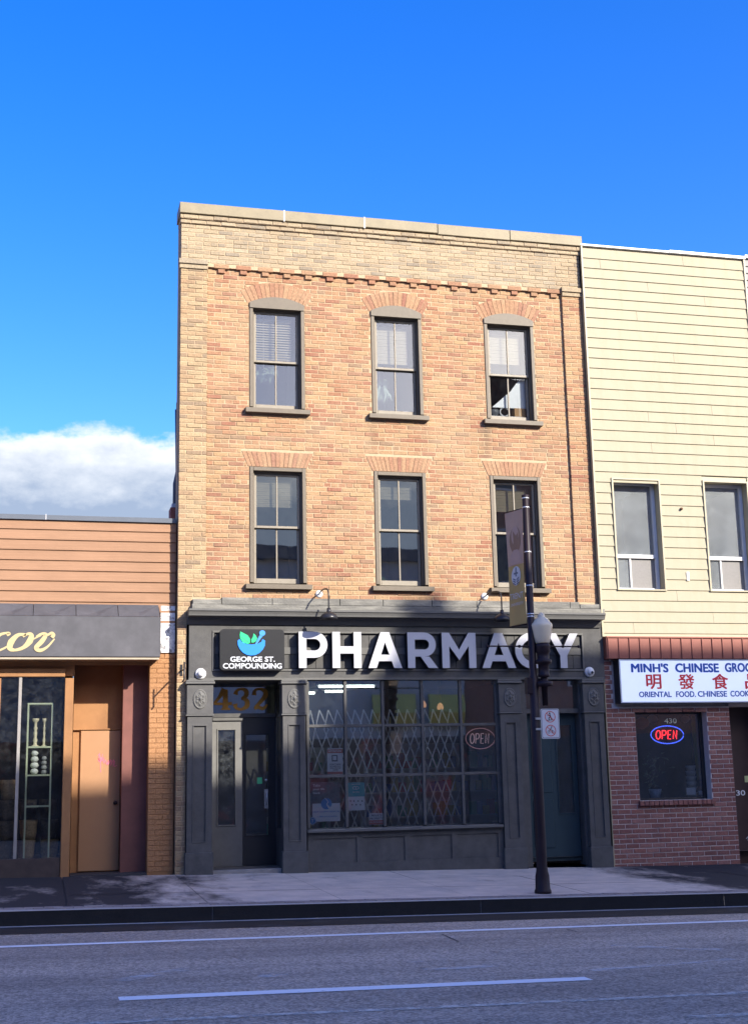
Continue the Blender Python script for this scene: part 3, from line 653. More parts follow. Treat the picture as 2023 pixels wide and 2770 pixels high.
# fascia with a recessed boarded panel
YS = -0.06
fas = MB(); px0, px1, pz0, pz1 = 0.515, 6.10, 2.872, 3.385
wall_holes(fas, 0.16, 6.455, 2.725, 3.51, YS, [(px0, px1, pz0, pz1)], 0.03)
fas.box(0.16, 6.455, -0.024, 0.20, 2.725, 3.51)
part(bld, 'fascia', fas, m_char)
nb_ = 42; bw = (px1-px0-0.02)/nb_
for i in range(nb_): part(bld, 'fascia_board', MB().box(px0+0.01+i*bw+0.0025, px0+0.01+(i+1)*bw-0.0025, -0.036, -0.0245, pz0+0.012, pz1-0.012, 0.003), m_char)
rl = MB(); rl.box(px0+0.012, px1-0.012, -0.05, -0.0365, 3.085, 3.185, 0.004)
for (a, b, c, d) in ((px0-0.028, px1+0.028, pz1+0.001, pz1+0.03), (px0-0.028, px1+0.028, pz0-0.03, pz0-0.001), (px0-0.028, px0-0.002, pz0, pz1), (px1+0.002, px1+0.028, pz0, pz1)): rl.box(a, b, YS-0.016, YS+0.001, c, d, 0.004)
part(bld, 'panel_moulding', rl, m_char2)
part(bld, 'architrave', MB().box(0.155, 6.46, YS-0.012, YS-0.001, 2.715, 2.745, 0.003), m_char2)
# shopfront pilasters with rosette medallions
def medallion(par, cx, cz, y, a=0.098, b=0.142):
    v = []; f = []; nr, na = 12, 40
    for i in range(nr+1):
        r = i/nr
        for k in range(na):
            t = 2*math.pi*k/na
            h = 0.022*(1-r*r)+0.020*max(0, math.cos(6*t+math.pi*(i > 5)))*math.exp(-((r-0.52)/0.16)**2)+0.022*math.exp(-((r-0.9)/0.06)**2)*(0.7+0.3*math.cos(18*t))+0.026*math.exp(-(r/0.16)**2)+0.006*math.cos(10*t)*math.exp(-((r-0.3)/0.08)**2)
            if i == nr: h = 0.0
            v.append((cx+a*r*math.cos(t), y-h, cz+b*r*math.sin(t)))
    for i in range(nr):
        for k in range(na): l = (k+1) % na; f.append((i*na+k, (i+1)*na+k, (i+1)*na+l, i*na+l)) if i else f.append((k, (i+1)*na+k, (i+1)*na+l, l))
    mb = MB(); mb.add(v, f, True); part(par, 'medallion', mb, m_char2)
YP = -0.11
for x0, x1 in ((0.14, 0.511), (1.493, 1.845), (4.76, 5.101), (6.104, 6.445)):
    a, b = fx(x0, YP), fx(x1, YP); g = gz((a+b)/2, 0)
    sh = MB(); sh.box(a+0.016, b-0.016, YP+0.0205, 0.09, g+0.30, 2.205); p0, p1, q0, q1 = a+0.085, b-0.085, g+0.42, 2.09
    pl = part(bld, 'pilaster', sh, m_char)
    fm = MB(); wall_holes(fm, a+0.012, b-0.012, g+0.29, 2.212, YP+0.0, [(p0, p1, q0, q1)], 0.020)
    for (c, d, e, f_) in ((p0+0.0, p1, q1-0.014, q1), (p0, p1, q0, q0+0.014)): fm.box(c, d, YP-0.008, YP+0.020, e, f_, 0.003)
    for (c, d) in ((p0, p0+0.014), (p1-0.014, p1)): fm.box(c, d, YP-0.008, YP+0.020, q0+0.015, q1-0.015, 0.002)
    part(pl, 'recessed_panel', fm, m_char)
    part(pl, 'plinth', MB().box(a-0.008, b+0.008, YP-0.025, 0.09, g-0.1, g+0.29, 0.006), m_char)
    part(pl, 'block', MB().box(a, b, YP-0.012, 0.09, 2.235, 2.655, 0.004), m_char)
    part(pl, 'moulding', MB().box(a-0.012, b+0.012, YP-0.026, 0.09, 2.214, 2.234, 0.004), m_char2); part(pl, 'moulding', MB().box(a-0.02, b+0.02, YP-0.045, 0.09, 2.657, 2.69, 0.005), m_char2); part(pl, 'moulding', MB().box(a-0.012, b+0.012, YP-0.028, 0.09, 2.691, 2.714, 0.005), m_char2)
    medallion(pl, (a+b)/2, 2.448, YP-0.012)
# shop window: fifteen panes between glazing bars
WX = [1.851, 2.412, 2.968, 3.563, 4.152, 4.712]; WZ = [0.635, 1.355, 2.062, 2.712]
bw = 0.043; bars = MB()
for x in WX[1:-1]: bars.box(x-bw/2, x+bw/2, -0.035, 0.035, WZ[0], WZ[3], 0.006)
for i in range(5):
    for z in WZ[1:-1]: bars.box(WX[i]+(bw/2 if i else 0), WX[i+1]-(bw/2 if i < 4 else 0), -0.032, 0.032, z-bw/2, z+bw/2, 0.006)
bars.box(WX[0]-0.01, WX[0]+0.03, -0.03, 0.04, WZ[0], WZ[3], 0.005); bars.box(WX[5]-0.03, WX[5]+0.03, -0.03, 0.04, WZ[0], WZ[3], 0.005)
sw = part(bld, 'shop_window', bars, m_char)
for i in range(5):
    for k in range(3):
        x0, x1, z0, z1 = WX[i]+0.01, WX[i+1]-0.01, WZ[k]+0.005, WZ[k+1]-0.005
        part(sw, 'pane', MB().quad((x0, 0.0, z0), (x1, 0.0, z0), (x1, 0.0, z1), (x0, 0.0, z1)), m_shopglass)
part(sw, 'sill', MB().profile([(-0.13, 0.585), (-0.13, 0.615), (0.05, 0.634), (0.05, 0.585)], fx(1.845, -.1), fx(4.75, -.1)-0.002), m_char2)
bk = MB(); bx0, bx1 = 1.84, 4.73; bh = []
for k in range(4): a = bx0+0.08+k*(bx1-bx0-0.08)/4; bh.append((a, a+(bx1-bx0-0.08)/4-0.08, 0.16, 0.50))
wall_holes(bk, bx0, bx1, -0.15, 0.584, -0.05, bh, 0.02); bk.box(bx0, bx1, -0.029, 0.1, -0.15, 0.584)
part(bld, 'stall_riser', bk, m_char)
# recessed entrance with a pair of doors and the numbered transom light
YD = 0.62
ex0, ex1 = 0.49, 1.50
en = MB()
en.quad((ex0, 0.09, 0.0), (ex0, YD+0.05, 0.0), (ex0, YD+0.05, 2.72), (ex0, 0.09, 2.72))
en.quad((ex0, -0.02, 2.715), (ex1, -0.02, 2.715), (ex1, YD+0.05, 2.715), (ex0, YD+0.05, 2.715)); en.quad((ex1, YD+0.05, 0), (ex1, 0.09, 0), (ex1, 0.09, 0.65), (ex1, YD+0.05, 0.65))
en.box(ex1, ex1+0.03, 0.10, 0.14, 0.65, 2.71); en.box(ex1, ex1+0.03, YD-0.02, YD+0.04, 0.65, 2.71)
part(bld, 'entrance_recess', en, m_char)
part(bld, 'return_pane', MB().quad((ex1+0.01, YD, 0.65), (ex1+0.01, 0.13, 0.65), (ex1+0.01, 0.13, 2.71), (ex1+0.01, YD, 2.71)), m_shopglass)
part(bld, 'doorstep', MB().box(ex0+0.003, ex1-0.003, -0.03, YD+0.04, -0.1, 0.115, 0.006), mat('worn_step_stone', (0.22, 0.21, 0.20), 0.85, 0.2, 8, 0.3, 50))
DY = YD
d0, dm, d1 = fx(0.500, DY), fx(0.930, DY), fx(1.43, DY)
zt0, zt1 = fz(2.222, DY), fz(2.66, DY)
hf = MB(); hf.box(d0-0.05, d1+0.06, DY-0.02, DY+0.05, zt0-0.03, zt0+0.03, 0.004); hf.box(d0-0.05, d1+0.06, DY-0.02, DY+0.05, zt1, zt1+0.12, 0.004); hf.box(d1+0.001, d1+0.06, DY-0.021, DY+0.05, 0.1, zt0-0.031, 0.004)
part(bld, 'door_frame', hf, m_char)
tl = part(bld, 'transom_light', MB().quad((d0-0.03, DY+0.01, zt0+0.03), (d1-0.1, DY+0.01, zt0+0.03), (d1-0.1, DY+0.01, zt1), (d0-0.03, DY+0.01, zt1)), glass_mat('transom_glass', 0.32))
m_gold = mat('gold_leaf_number', (0.55, 0.25, 0.03), 0.4, 0.25, 8, metal=0.2)
gy = DY-0.004; gx = d0+0.02; gzz = zt0+0.085; gh = 0.30
nm = MB()
def S(pts, w, dy): nm.ribbon([(gx+p[0]*gh, gzz+p[1]*gh) for p in pts], [q*gh for q in w] if isinstance(w, (list, tuple)) else w*gh, gy-dy, 0.001)
S([(0.52, 1.0), (0.28, 0.62), (0.02, 0.30)], [0.30, 0.16, 0.10], 0.0); S([(0.0, 0.30), (0.45, 0.28), (0.88, 0.30)], [0.13, 0.12, 0.16], 0.0012); S([(0.56, 0.98), (0.57, 0.5), (0.56, 0.02)], [0.24, 0.24, 0.28], 0.0024); S([(0.36, 0.03), (0.56, 0.04), (0.80, 0.03)], [0.08, 0.10, 0.08], 0.0036)
S([(1.06, 0.74), (1.14, 0.93), (1.36, 1.0), (1.58, 0.90), (1.58, 0.68), (1.36, 0.55)], [0.24, 0.13, 0.12, 0.22, 0.22, 0.08], 0.0); S([(1.34, 0.55), (1.60, 0.44), (1.62, 0.18), (1.36, 0.02), (1.10, 0.08), (1.04, 0.28)], [0.08, 0.22, 0.24, 0.13, 0.14, 0.24], 0.0012)
S([(1.98, 0.70), (2.02, 0.92), (2.26, 1.0), (2.50, 0.90), (2.52, 0.66), (2.28, 0.36), (2.0, 0.08)], [0.22, 0.14, 0.12, 0.22, 0.24, 0.18, 0.12], 0.0); S([(1.98, 0.06), (2.2, 0.10), (2.42, 0.05), (2.62, 0.24)], [0.14, 0.16, 0.18, 0.08], 0.0012)
part(bld, 'street_number', nm, m_gold, label='gold painted 432 on the glass over the entrance doors')
def leaf(a, b, zb, zt_, y, gl, gm_, m, lab=None):
    mb = MB(); s0, s1, g0, g1 = a, b, gl[0], gl[1]; wall_holes(mb, a, b, zb, zt_, y, [(g0, g1, gl[2], gl[3])], 0.04)
    mb.quad((a, y, zb), (a, y, zt_), (a, y+0.04, zt_), (a, y+0.04, zb)); mb.quad((b, y, zt_), (b, y, zb), (b, y+0.04, zb), (b, y+0.04, zt_))
    for (c, d, e, f_) in ((g0-0.02, g1+0.02, gl[3], gl[3]+0.02), (g0-0.02, g1+0.02, gl[2]-0.02, gl[2])): mb.box(c, d, y-0.012, y+0.001, e, f_, 0.003)
    for (c, d) in ((g0-0.02, g0), (g1, g1+0.02)): mb.box(c, d, y-0.012, y+0.001, gl[2]+.001, gl[3]-.001, 0.003)
    dr = part(bld, 'door', mb, m)
    if lab: dr['label'] = lab
    part(dr, 'pane', MB().quad((g0, y+0.02, gl[2]), (g1, y+0.02, gl[2]), (g1, y+0.02, gl[3]), (g0, y+0.02, gl[3])), gm_); return dr
dg = glass_mat('door_glass', 0.16, smear=0.12)
dl = leaf(d0, dm-0.003, 0.125, zt0-0.032, DY, (d0+0.085, dm-0.115, 0.70, fz(2.02, DY)), dg, mat('grey_door_paint', (0.15, 0.147, 0.138), 0.6, 0.1, 9, 0.1, 90, spec=0.12), 'grey left door leaf with a tall narrow glass light')
part(dl, 'ledge', MB().box(d0, dm, DY-0.03, DY-0.001, zt0-0.075, zt0-0.034, 0.004), m_char2)
dr_ = leaf(dm+0.003, d1-0.002, 0.125, zt0-0.032, DY+0.006, (dm+0.05, d1-0.14, 0.55, fz(1.95, DY)), dg, m_black, 'black right door leaf with a large glass light and pull handle')
hx = fx(1.262, DY)
part(dr_, 'handle', MB().box(hx-0.028, hx+0.028, DY-0.002, DY+0.006, 0.92, 1.19, 0.002).tube([(hx, DY-0.002, 0.97), (hx, DY-0.05, 0.98), (hx, DY-0.05, 1.13), (hx, DY-0.002, 1.14)], 0.009).lathe([(0.022, 0), (0.022, 0.008), (0.0, 0.012)], (hx, DY+0.006, 1.32), 16, 'y'), mat('brushed_steel', (0.55, 0.54, 0.52), 0.35, 0.05, metal=0.8))
part(dr_, 'sticker', MB().box(hx-0.13, hx-0.055, DY+0.022, DY+0.024, 1.27, 1.36), mat('green_sticker', (0.10, 0.55, 0.22), 0.5))
# second entrance on the right: flush dark door with transom
ye = 0.16; e0, e1 = fx(5.13, ye), fx(5.965, ye)
e2 = MB(); e2.box(5.05, e0-0.001, 0.0, 0.25, 0.0, 2.72); e2.box(e1+0.001, 6.15, 0.0, 0.25, 0.0, 2.72); e2.box(e0, e1, 0.02, 0.25, 2.215, 2.285, 0.006)
part(bld, 'door_frame', e2, m_char)
part(bld, 'transom_light', MB().quad((e0, 0.08, 2.285), (e1, 0.08, 2.285), (e1, 0.08, 2.72), (e0, 0.08, 2.72)), glass_mat('dim_transom_glass', 0.30, smear=0.1))
m_teal = mat('dark_teal_door_paint', (0.022, 0.042, 0.052), 0.35, 0.1)
d3 = leaf(e0+0.01, e1-0.01, 0.06, 2.213, ye, (e0+0.52, e1-0.09, 0.75, 2.04), dg, m_teal, 'dark teal side door with a narrow glass light')
pn = MB()
for z0, z1 in ((0.25, 0.95), (1.05, 2.02)): pn.box(e0+0.10, e0+0.42, ye-0.010, ye-0.001, z0, z1, 0.006)
part(d3, 'door_panel', pn, m_teal)
# shop interior
si = MB(); ix0, ix1, iy0, iy1, iz0, iz1 = 1.52, 6.2, 0.12, 6.0, 0.10, 3.0
si.quad((ix0, iy1, iz0), (ix1, iy1, iz0), (ix1, iy1, iz1), (ix0, iy1, iz1)); si.quad((ix1, iy1, iz0), (ix1, 0.3, iz0), (ix1, 0.3, iz1), (ix1, iy1, iz1)); si.quad((-0.0+0.5, YD+0.9, iz0), (ix0, YD+0.9, iz0), (ix0, YD+0.9, iz1), (0.5, YD+0.9, iz1)); si.quad((ix0, YD+0.9, iz0), (ix0, iy1, iz0), (ix0, iy1, iz1), (ix0, YD+0.9, iz1))
si.quad((0.5, YD+0.06, iz0), (0.5, YD+0.9, iz0), (0.5, YD+0.9, iz1), (0.5, YD+0.06, iz1))
part(bld, 'shop_interior', si, mat('shop_wall', (0.16, 0.155, 0.15), 0.9, 0.1))
part(bld, 'shop_floor', MB().quad((0.5, 0.11, iz0+0.02), (ix1, 0.11, iz0+0.02), (ix1, iy1, iz0+0.02), (0.5, iy1, iz0+0.02)), mat('shop_floor_tile', (0.12, 0.11, 0.10), 0.5))
part(bld, 'shop_ceiling', MB().quad((0.5, iy1, iz1), (ix1, iy1, iz1), (ix1, 0.11, iz1), (0.5, 0.11, iz1)), m_roomw)
part(bld, 'display_ledge', MB().box(1.86, 4.72, 0.05, 0.5, 0.56, 0.62), mat('ledge_paint', (0.12, 0.12, 0.12), 0.6))

# ------------------------------------------------------------------ signs and fittings on the brick building
YL = -0.20                                                 # face of the channel letters
sg = thing('pharmacy_sign', 'large white channel letters reading PHARMACY on the charcoal fascia', 'sign', (fx(3.9, YL), YL, 2.9))
lz0, lz1 = fz(2.893, YL), fz(3.418, YL); LH = lz1-lz0
def letter(ch, u0, u1):
    x0 = U(u0, 1760, YL)[0]; x1 = U(u1, 1760, YL)[0]; w = (x1-x0)/LH; s = 0.215; polys = []
    def bowl(xa, zt, zb, xr):                               # ring from the stem round to the stem
        zc_ = (zt+zb)/2; ro = (zt-zb)/2; ri = ro-s*0.93; cx = xr-ro; n = 14
        polys.append([(s, zt-s*0.93), (cx, zt-s*0.93), (cx, zt), (s, zt)]); polys.append([(s, zb), (cx, zb), (cx, zb+s*0.93), (s, zb+s*0.93)])
        for i in range(n):
            t0, t1 = R_(90-180*i/n), R_(90-180*(i+1)/n)
            polys.append([(cx+ri*math.cos(t0), zc_+ri*math.sin(t0)), (cx+ro*math.cos(t0), zc_+ro*math.sin(t0)), (cx+ro*math.cos(t1), zc_+ro*math.sin(t1)), (cx+ri*math.cos(t1), zc_+ri*math.sin(t1))])
    stem = [(0, 0), (s, 0), (s, 1), (0, 1)]
    if ch == 'P': polys.append(stem); bowl(s, 1, 0.28, w)
    elif ch == 'R': polys.append(stem); bowl(s, 1, 0.32, w*0.95); polys.append([(w-0.27, 0), (w, 0), (w*0.66+0.06, 0.32), (w*0.66-0.20, 0.32)])
    elif ch == 'H': polys += [stem, [(w-s, 0), (w, 0), (w, 1), (w-s, 1)], [(s, 0.40), (w-s, 0.40), (w-s, 0.60), (s, 0.60)]]
    elif ch == 'A':
        sh = 0.235; t = 0.25; zi = 0.72
        polys += [[(0, 0), (sh, 0), (w/2, zi), (w/2, 1), (w/2-t/2, 1)], [(w-sh, 0), (w, 0), (w/2+t/2, 1), (w/2, 1), (w/2, zi)]]
        def ie(z): return sh+(w/2-sh)*z/zi
        polys.append([(ie(0.19), 0.19), (w-ie(0.19), 0.19), (w-ie(0.37), 0.37), (ie(0.37), 0.37)])
    elif ch == 'M':
        polys += [stem, [(w-s, 0), (w, 0), (w, 1), (w-s, 1)], [(s, 0.62), (w/2, 0.22), (w/2, 0.52), (s, 1.0)], [(w/2, 0.22), (w-s, 0.62), (w-s, 1.0), (w/2, 0.52)]]
    elif ch == 'C':
        n = 30; cx, cz_, ro = w*0.56, 0.5, 0.52
        for i in range(n):
            t0, t1 = R_(42+276*i/n), R_(42+276*(i+1)/n); ri = ro-s*0.95; kx = w/1.0*1.0
            polys.append([(cx+ri*math.cos(t0), cz_+ri*math.sin(t0)), (cx+ro*math.cos(t0), cz_+ro*math.sin(t0)), (cx+ro*math.cos(t1), cz_+ro*math.sin(t1)), (cx+ri*math.cos(t1), cz_+ri*math.sin(t1))])
    elif ch == 'Y':
        c = w/2; polys += [[(c-s/2, 0), (c+s/2, 0), (c+s/2, 0.36), (c-s/2, 0.36)], [(0, 1), (0.25, 1), (c, 0.60), (c, 0.36), (c-s/2, 0.36)], [(w, 1), (w-0.25, 1), (c, 0.60), (c, 0.36), (c+s/2, 0.36)]]
    fc = MB(); rt = MB()
    for p in polys:
        q = [(x0+a*LH, lz0+b*LH) for a, b in p]; fc.prism(q, YL, YL+0.004); rt.prism(q, YL+0.0042, -0.052)
    lo = part(sg, 'letter', rt, m_black); part(lo, 'letter_face', fc, m_face)
for ch, a, b in (('P', 808.5, 886), ('H', 899.5, 977.5), ('A', 996, 1087), ('R', 1102.5, 1183), ('M', 1195.5, 1287), ('A', 1303, 1394), ('C', 1397, 1472), ('Y', 1483, 1563.5)): letter(ch, a, b)

lx0, lx1 = fx(0.604, YL), fx(1.533, YL); lzz0, lzz1 = fz(2.86, YL), fz(3.446, YL)
lg = thing('logo_sign', 'black rounded sign box with a blue mortar, green leaves and white lettering', 'sign', ((lx0+lx1)/2, YL, lzz0))
part(lg, 'sign_box', MB().prism(rrect(lx0, lx1, lzz0, lzz1, 0.055), YL, YS-0.017), mat('satin_black_sign', (0.016, 0.016, 0.017), 0.32, 0.1))
def LP(a, b): return U(560+a*260/1652, 1680+b*260/1652, YL)  # read off the sign's close-up
m_blue = mat('lit_blue_acrylic', (0.01, 0.16, 0.52), 0.4, 0.02, emit=(0.01, 0.25, 1.0), estr=0.16)
m_blue2 = mat('lit_sky_blue_acrylic', (0.04, 0.20, 0.52), 0.4, 0.02, emit=(0.03, 0.3, 1.0), estr=0.14)
m_green = mat('lit_green_acrylic', (0.015, 0.42, 0.16), 0.4, 0.02, emit=(0.01, 0.7, 0.25), estr=0.12)
m_lett = mat('lit_white_acrylic', (0.5, 0.51, 0.53), 0.4, 0.02, emit=(0.9, 0.95, 1.0), estr=0.06)
bowl_ = [LP(525, 340), LP(560, 310)]+[LP(x, z) for x, z in ((600, 360), (660, 392), (760, 405), (870, 392), (930, 360), (955, 310), (1000, 340), (995, 420), (960, 490), (900, 550), (830, 585), (760, 592), (690, 583), (620, 545), (565, 485), (532, 415))]
part(lg, 'mortar_bowl', MB().prism(bowl_, YL-0.012, YL-0.001), m_blue)
part(lg, 'pestle', MB().prism([LP(828, 396), LP(858, 396), LP(930, 292), LP(975, 240), LP(918, 225), LP(895, 262)], YL-0.010, YL-0.001).prism([LP(950+52*math.cos(R_(t)), 208+48*math.sin(R_(t))) for t in range(0, 360, 20)], YL-0.014, YL-0.0105), m_blue2)
for pts in ([(575, 180), (640, 215), (700, 245), (738, 300), (742, 380), (700, 392), (620, 372), (572, 300), (565, 240)], [(800, 212), (840, 250), (862, 300), (845, 345), (800, 370), (765, 372), (760, 320), (790, 275)]):
    part(lg, 'leaf', MB().prism([LP(*p) for p in pts], YL-0.009, YL-0.001), m_green)
vein = mat('leaf_vein', (0.02, 0.10, 0.08), 0.5)
part(lg, 'leaf_vein', MB().ribbon([LP(590, 275), LP(660, 330), LP(752, 385)], 0.006, YL-0.0100, 0.0008).ribbon([LP(832, 285), LP(812, 330), LP(772, 372)], 0.005, YL-0.0100, 0.0008), vein)
for body, p0, p1 in (('GEORGE ST.', LP(400, 705), LP(1168, 612)), ('COMPOUNDING', LP(275, 822), LP(1285, 725))):
    part(lg, 'lettering', text_fit(body, p0[0], p1[0], p0[1]+0.004, p1[1], YL-0.006, bold=0.028, ext=0.02), m_lett)
# gooseneck lamps
def gooseneck(x, lab, shx):
    t = thing('gooseneck_lamp', lab, 'lamp', (x, 0.045, 3.96), 'gooseneck lamps over the pharmacy sign')
    yw = 0.045
    part(t, 'wall_plate', MB().lathe([(0.055, 0), (0.055, 0.012), (0.04, 0.028), (0.0, 0.03)], (x, yw, 3.975), 20, 'y'), m_white)
    p = [(x, yw-0.02, 3.975), (x+shx*0.2, -0.12, 4.005), (x+shx*0.5, -0.28, 4.005), (x+shx*0.85, -0.42, 3.98), (x+shx*1.0, -0.475, 3.915), (x+shx, -0.48, 3.80), (x+shx, -0.48, 3.70)]
    p = smooth2(p, 5); part(t, 'arm', MB().tube(p, 0.011, 8), m_blackm)
    sh = MB().lathe([(0.0, 0.16), (0.026, 0.158), (0.03, 0.12), (0.034, 0.105), (0.06, 0.09), (0.10, 0.066), (0.125, 0.03), (0.128, 0.0), (0.124, -0.004), (0.10, 0.045), (0.05, 0.075), (0.0, 0.08)], (x+shx, -0.48, 3.545), 28)
    part(t, 'shade', sh, m_blackm)
gooseneck(2.06, 'black gooseneck lamp above the letters P and H of the fascia sign', 0.03)
gooseneck(4.612, 'black gooseneck lamp above the letter A beside the street banner', 0.08)
for x, z, lab in ((0.335, 2.812, 'white round wall lamp on the fascia near the logo sign'), (6.245, 2.835, 'white round wall lamp at the fascia end near the grocery')):
    x, z = fx(x, -0.1), fz(z, -0.1)
    d = thing('wall_lamp', lab, 'lamp', (x, YS, z), 'round lamps on the fascia ends')
    part(d, 'base', MB().lathe([(0.078, 0), (0.078, 0.02), (0.07, 0.035), (0.052, 0.045)], (x, YS, z), 28, 'y'), m_white)
    part(d, 'lens', MB().lathe([(0.05, 0.044), (0.046, 0.07), (0.03, 0.088), (0.0, 0.094)], (x, YS, z), 24, 'y'), m_white)
    if x > 3: part(d, 'eye', MB().lathe([(0.022, 0.0), (0.02, 0.012), (0.0, 0.016)], (x+0.012, YS-0.084, z-0.012), 16, 'y'), m_black)
# iron bracket on the brick edge
br = thing('iron_bracket', 'small dark iron bracket on the brick edge beside the shopfront', 'bracket', (0.06, 0.0, 2.86))
part(br, 'rod', MB().tube([(0.06, 0.002, 2.86), (0.06, -0.40, 2.83)], 0.011), m_blackm)
part(br, 'hook', MB().tube([(0.06, -0.405, 2.94), (0.06, -0.405, 2.70), (0.035, -0.405, 2.665)], 0.012), m_blackm)
part(br, 'plate', MB().box(0.042, 0.078, -0.006, 0.002, 2.78, 2.94), m_blackm)

# things behind the glass
fl = mat('lit_fluorescent_tube', (0.9, 0.95, 0.92), 0.4, 0, emit=(0.85, 1.0, 0.93), estr=2.5)
for (x, y, lab, ln) in ((3.36, 4.0, 'long lit fluorescent tube on the shop ceiling', 1.0), (3.45, 5.3, 'short lit fluorescent tube at the back of the shop ceiling', 0.4), (2.98, 5.7, 'short lit fluorescent tube by the back wall of the shop', 0.3)):
    t = thing('fluorescent_light', lab, 'light', (x, y, 2.93), 'fluorescent lights on the shop ceiling')
    part(t, 'housing', MB().box(x-ln/2-.05, x+ln/2+.05, y-0.07, y+0.07, 2.935, 2.995), m_white); part(t, 'tube', MB().tube([(x-ln/2, y, 2.915), (x+ln/2, y, 2.915)], 0.022), fl)
for i, (x, y) in enumerate(((4.02, 1.5), (4.52, 2.2))):
    t = thing('pendant_lamp', ('glowing copper pendant lamp close behind the upper panes', 'glowing copper pendant lamp further back behind the end pane')[i], 'lamp', (x, y, 2.45))
    part(t, 'shade', MB().lathe([(0.012, 0.11), (0.035, 0.09), (0.055, 0.04), (0.048, 0.0), (0.0, 0.0)], (x, y, 2.40), 20), mat('warm_glass_shade', (0.5, 0.25, 0.12), 0.3, emit=(1.0, 0.5, 0.25), estr=0.22)); part(t, 'cord', MB().tube([(x, y, 2.55), (x, y, 3.0)], 0.006), m_black)
# folding security gate
m_gate = mat('pale_gate_steel', (0.72, 0.72, 0.68), 0.5, 0.1)
gate = thing('security_gate', 'folding steel scissor gate closed behind the pharmacy window', 'gate', (3.0, 0.16, 0.62))
gx0, gx1, gy_ = 1.87, 4.12, 0.16; stp = 0.132; n = int((gx1-gx0)/stp)
seg = [(0.63, 1.29), (1.29, 1.98), (1.98, 2.40)]
for i in range(n):
    xa = gx0+i*stp; xb = xa+stp/2; xc = xa+stp
    a = MB(); zs_ = [0.64, 1.28, 1.40, 2.02, 2.08]
    # each bar pair zigzags between rivet lines
    part(gate, 'bar', MB().tube([(xa, gy_, 0.64), (xb+stp*1.5, gy_, 1.34), (xa+stp*0.0, gy_, 2.02), (xb, gy_, 2.30)], 0.0115, 5), m_gate)
    part(gate, 'bar', MB().tube([(xc+stp*0.5, gy_+0.012, 0.64), (xa-stp*0.5, gy_+0.012, 1.34), (xc+stp*0.5, gy_+0.012, 2.02), (xb+0.001, gy_+0.012, 2.30)] if i else [(xc, gy_+0.012, 0.64), (xa, gy_+0.012, 1.34), (xc, gy_+0.012, 2.02), (xb, gy_+0.012, 2.30)], 0.0115, 5), m_gate)
part(gate, 'track', MB().box(gx0-0.02, gx1+0.25, gy_-0.02, gy_+0.03, 0.60, 0.635), m_gate)
# posters taped inside the panes
def W(a, b, y=0.012): return U(800+a*600/1652, 1800+b*600/1652, y)
def sheet(name, lab, a0, b0, a1, b1, m):
    p, q = W(a0, b0), W(a1, b1); t = thing(name, lab, 'poster', ((p[0]+q[0])/2, 0.014, q[1]))
    part(t, 'paper', MB().box(p[0], q[0], 0.012, 0.015, q[1], p[1]), m); return t
m_pap = mat('poster_paper', (0.70, 0.74, 0.80), 0.6, 0.03); m_ink = mat('poster_ink', (0.12, 0.13, 0.17), 0.6); m_redink = mat('poster_red', (0.48, 0.16, 0.14), 0.6); m_tealp = mat('poster_teal', (0.05, 0.36, 0.42), 0.6); m_navy = mat('poster_blue', (0.06, 0.22, 0.58), 0.6)
PY = 0.0112
def rect(t, n, a0, b0, a1, b1, m, dy=0.0): p, q = W(a0, b0), W(a1, b1); part(t, n, MB().box(p[0], q[0], PY-dy-0.0006, 0.0118, q[1], p[1]), m)
def txt(t, s, a0, b0, a1, b1, m, dy=0.001): p, q = W(a0, b1), W(a1, b0); part(t, 'lettering', text_fit(s, p[0], q[0], p[1], q[1], PY-dy, bold=0.02), m)
t = sheet('attention_poster', 'white notice with a red ATTENTION heading taped inside the shop window', 234, 618, 352, 812, m_pap)
rect(t, 'heading_band', 236, 626, 350, 652, m_redink); txt(t, 'ATTENTION!', 246, 631, 340, 646, m_pap); rect(t, 'footer_band', 236, 792, 350, 810, m_redink); rect(t, 'picture', 268, 668, 312, 715, m_ink); rect(t, 'picture', 276, 675, 304, 706, m_pap, 0.001); txt(t, 'EVERYTHING', 254, 730, 336, 743, m_ink); txt(t, 'SECURED IN A', 254, 745, 336, 757, m_ink); txt(t, 'TIME DELAYED', 254, 759, 336, 771, m_ink); txt(t, 'SAFE', 278, 773, 314, 785, m_ink)
t = sheet('clinic_poster', 'large poster headed Take your life with a blue medical clinic logo', 110, 872, 332, 1160, mat('poster_dark_photo', (0.10, 0.11, 0.14), 0.6, 0.6, 18))
txt(t, 'Take', 128, 884, 182, 903, m_pap); txt(t, 'your life', 128, 912, 215, 934, m_pap); txt(t, 'back', 130, 942, 182, 958, m_pap)
rect(t, 'white_panel', 124, 1030, 331, 1159, m_pap, 0.0003); p = W(228, 1030); lp_ = MB().prism(ell(p[0], p[1], 0.078, 0.078), PY-0.0022, PY-0.0012); part(t, 'logo', lp_, m_navy)
p0 = W(205, 990); part(t, 'logo_path', MB().ribbon([W(215, 985), W(240, 1015), W(232, 1035), W(252, 1062)], [0.006, 0.012, 0.018, 0.034], PY-0.003, 0.0006), m_pap)
txt(t, 'NEW DAWN MEDICAL', 128, 1080, 328, 1098, m_navy); txt(t, '1-800-414-DAWN', 165, 1118, 305, 1132, m_navy)
p = W(125, 1158); bd = MB().prism(ell(p[0], p[1], 0.052, 0.052), PY-0.004, PY-0.003); part(t, 'badge', bd, m_navy); rb_ = MB(); ring(rb_, p[0], p[1], 0.048, 0.048, 0.007, PY-0.005, 0.0006); part(t, 'badge_ring', rb_, m_pap); part(t, 'lettering', text_fit('T', p[0]-0.018, p[0]+0.018, p[1]-0.022, p[1]+0.022, PY-0.005, bold=0.03), m_pap)
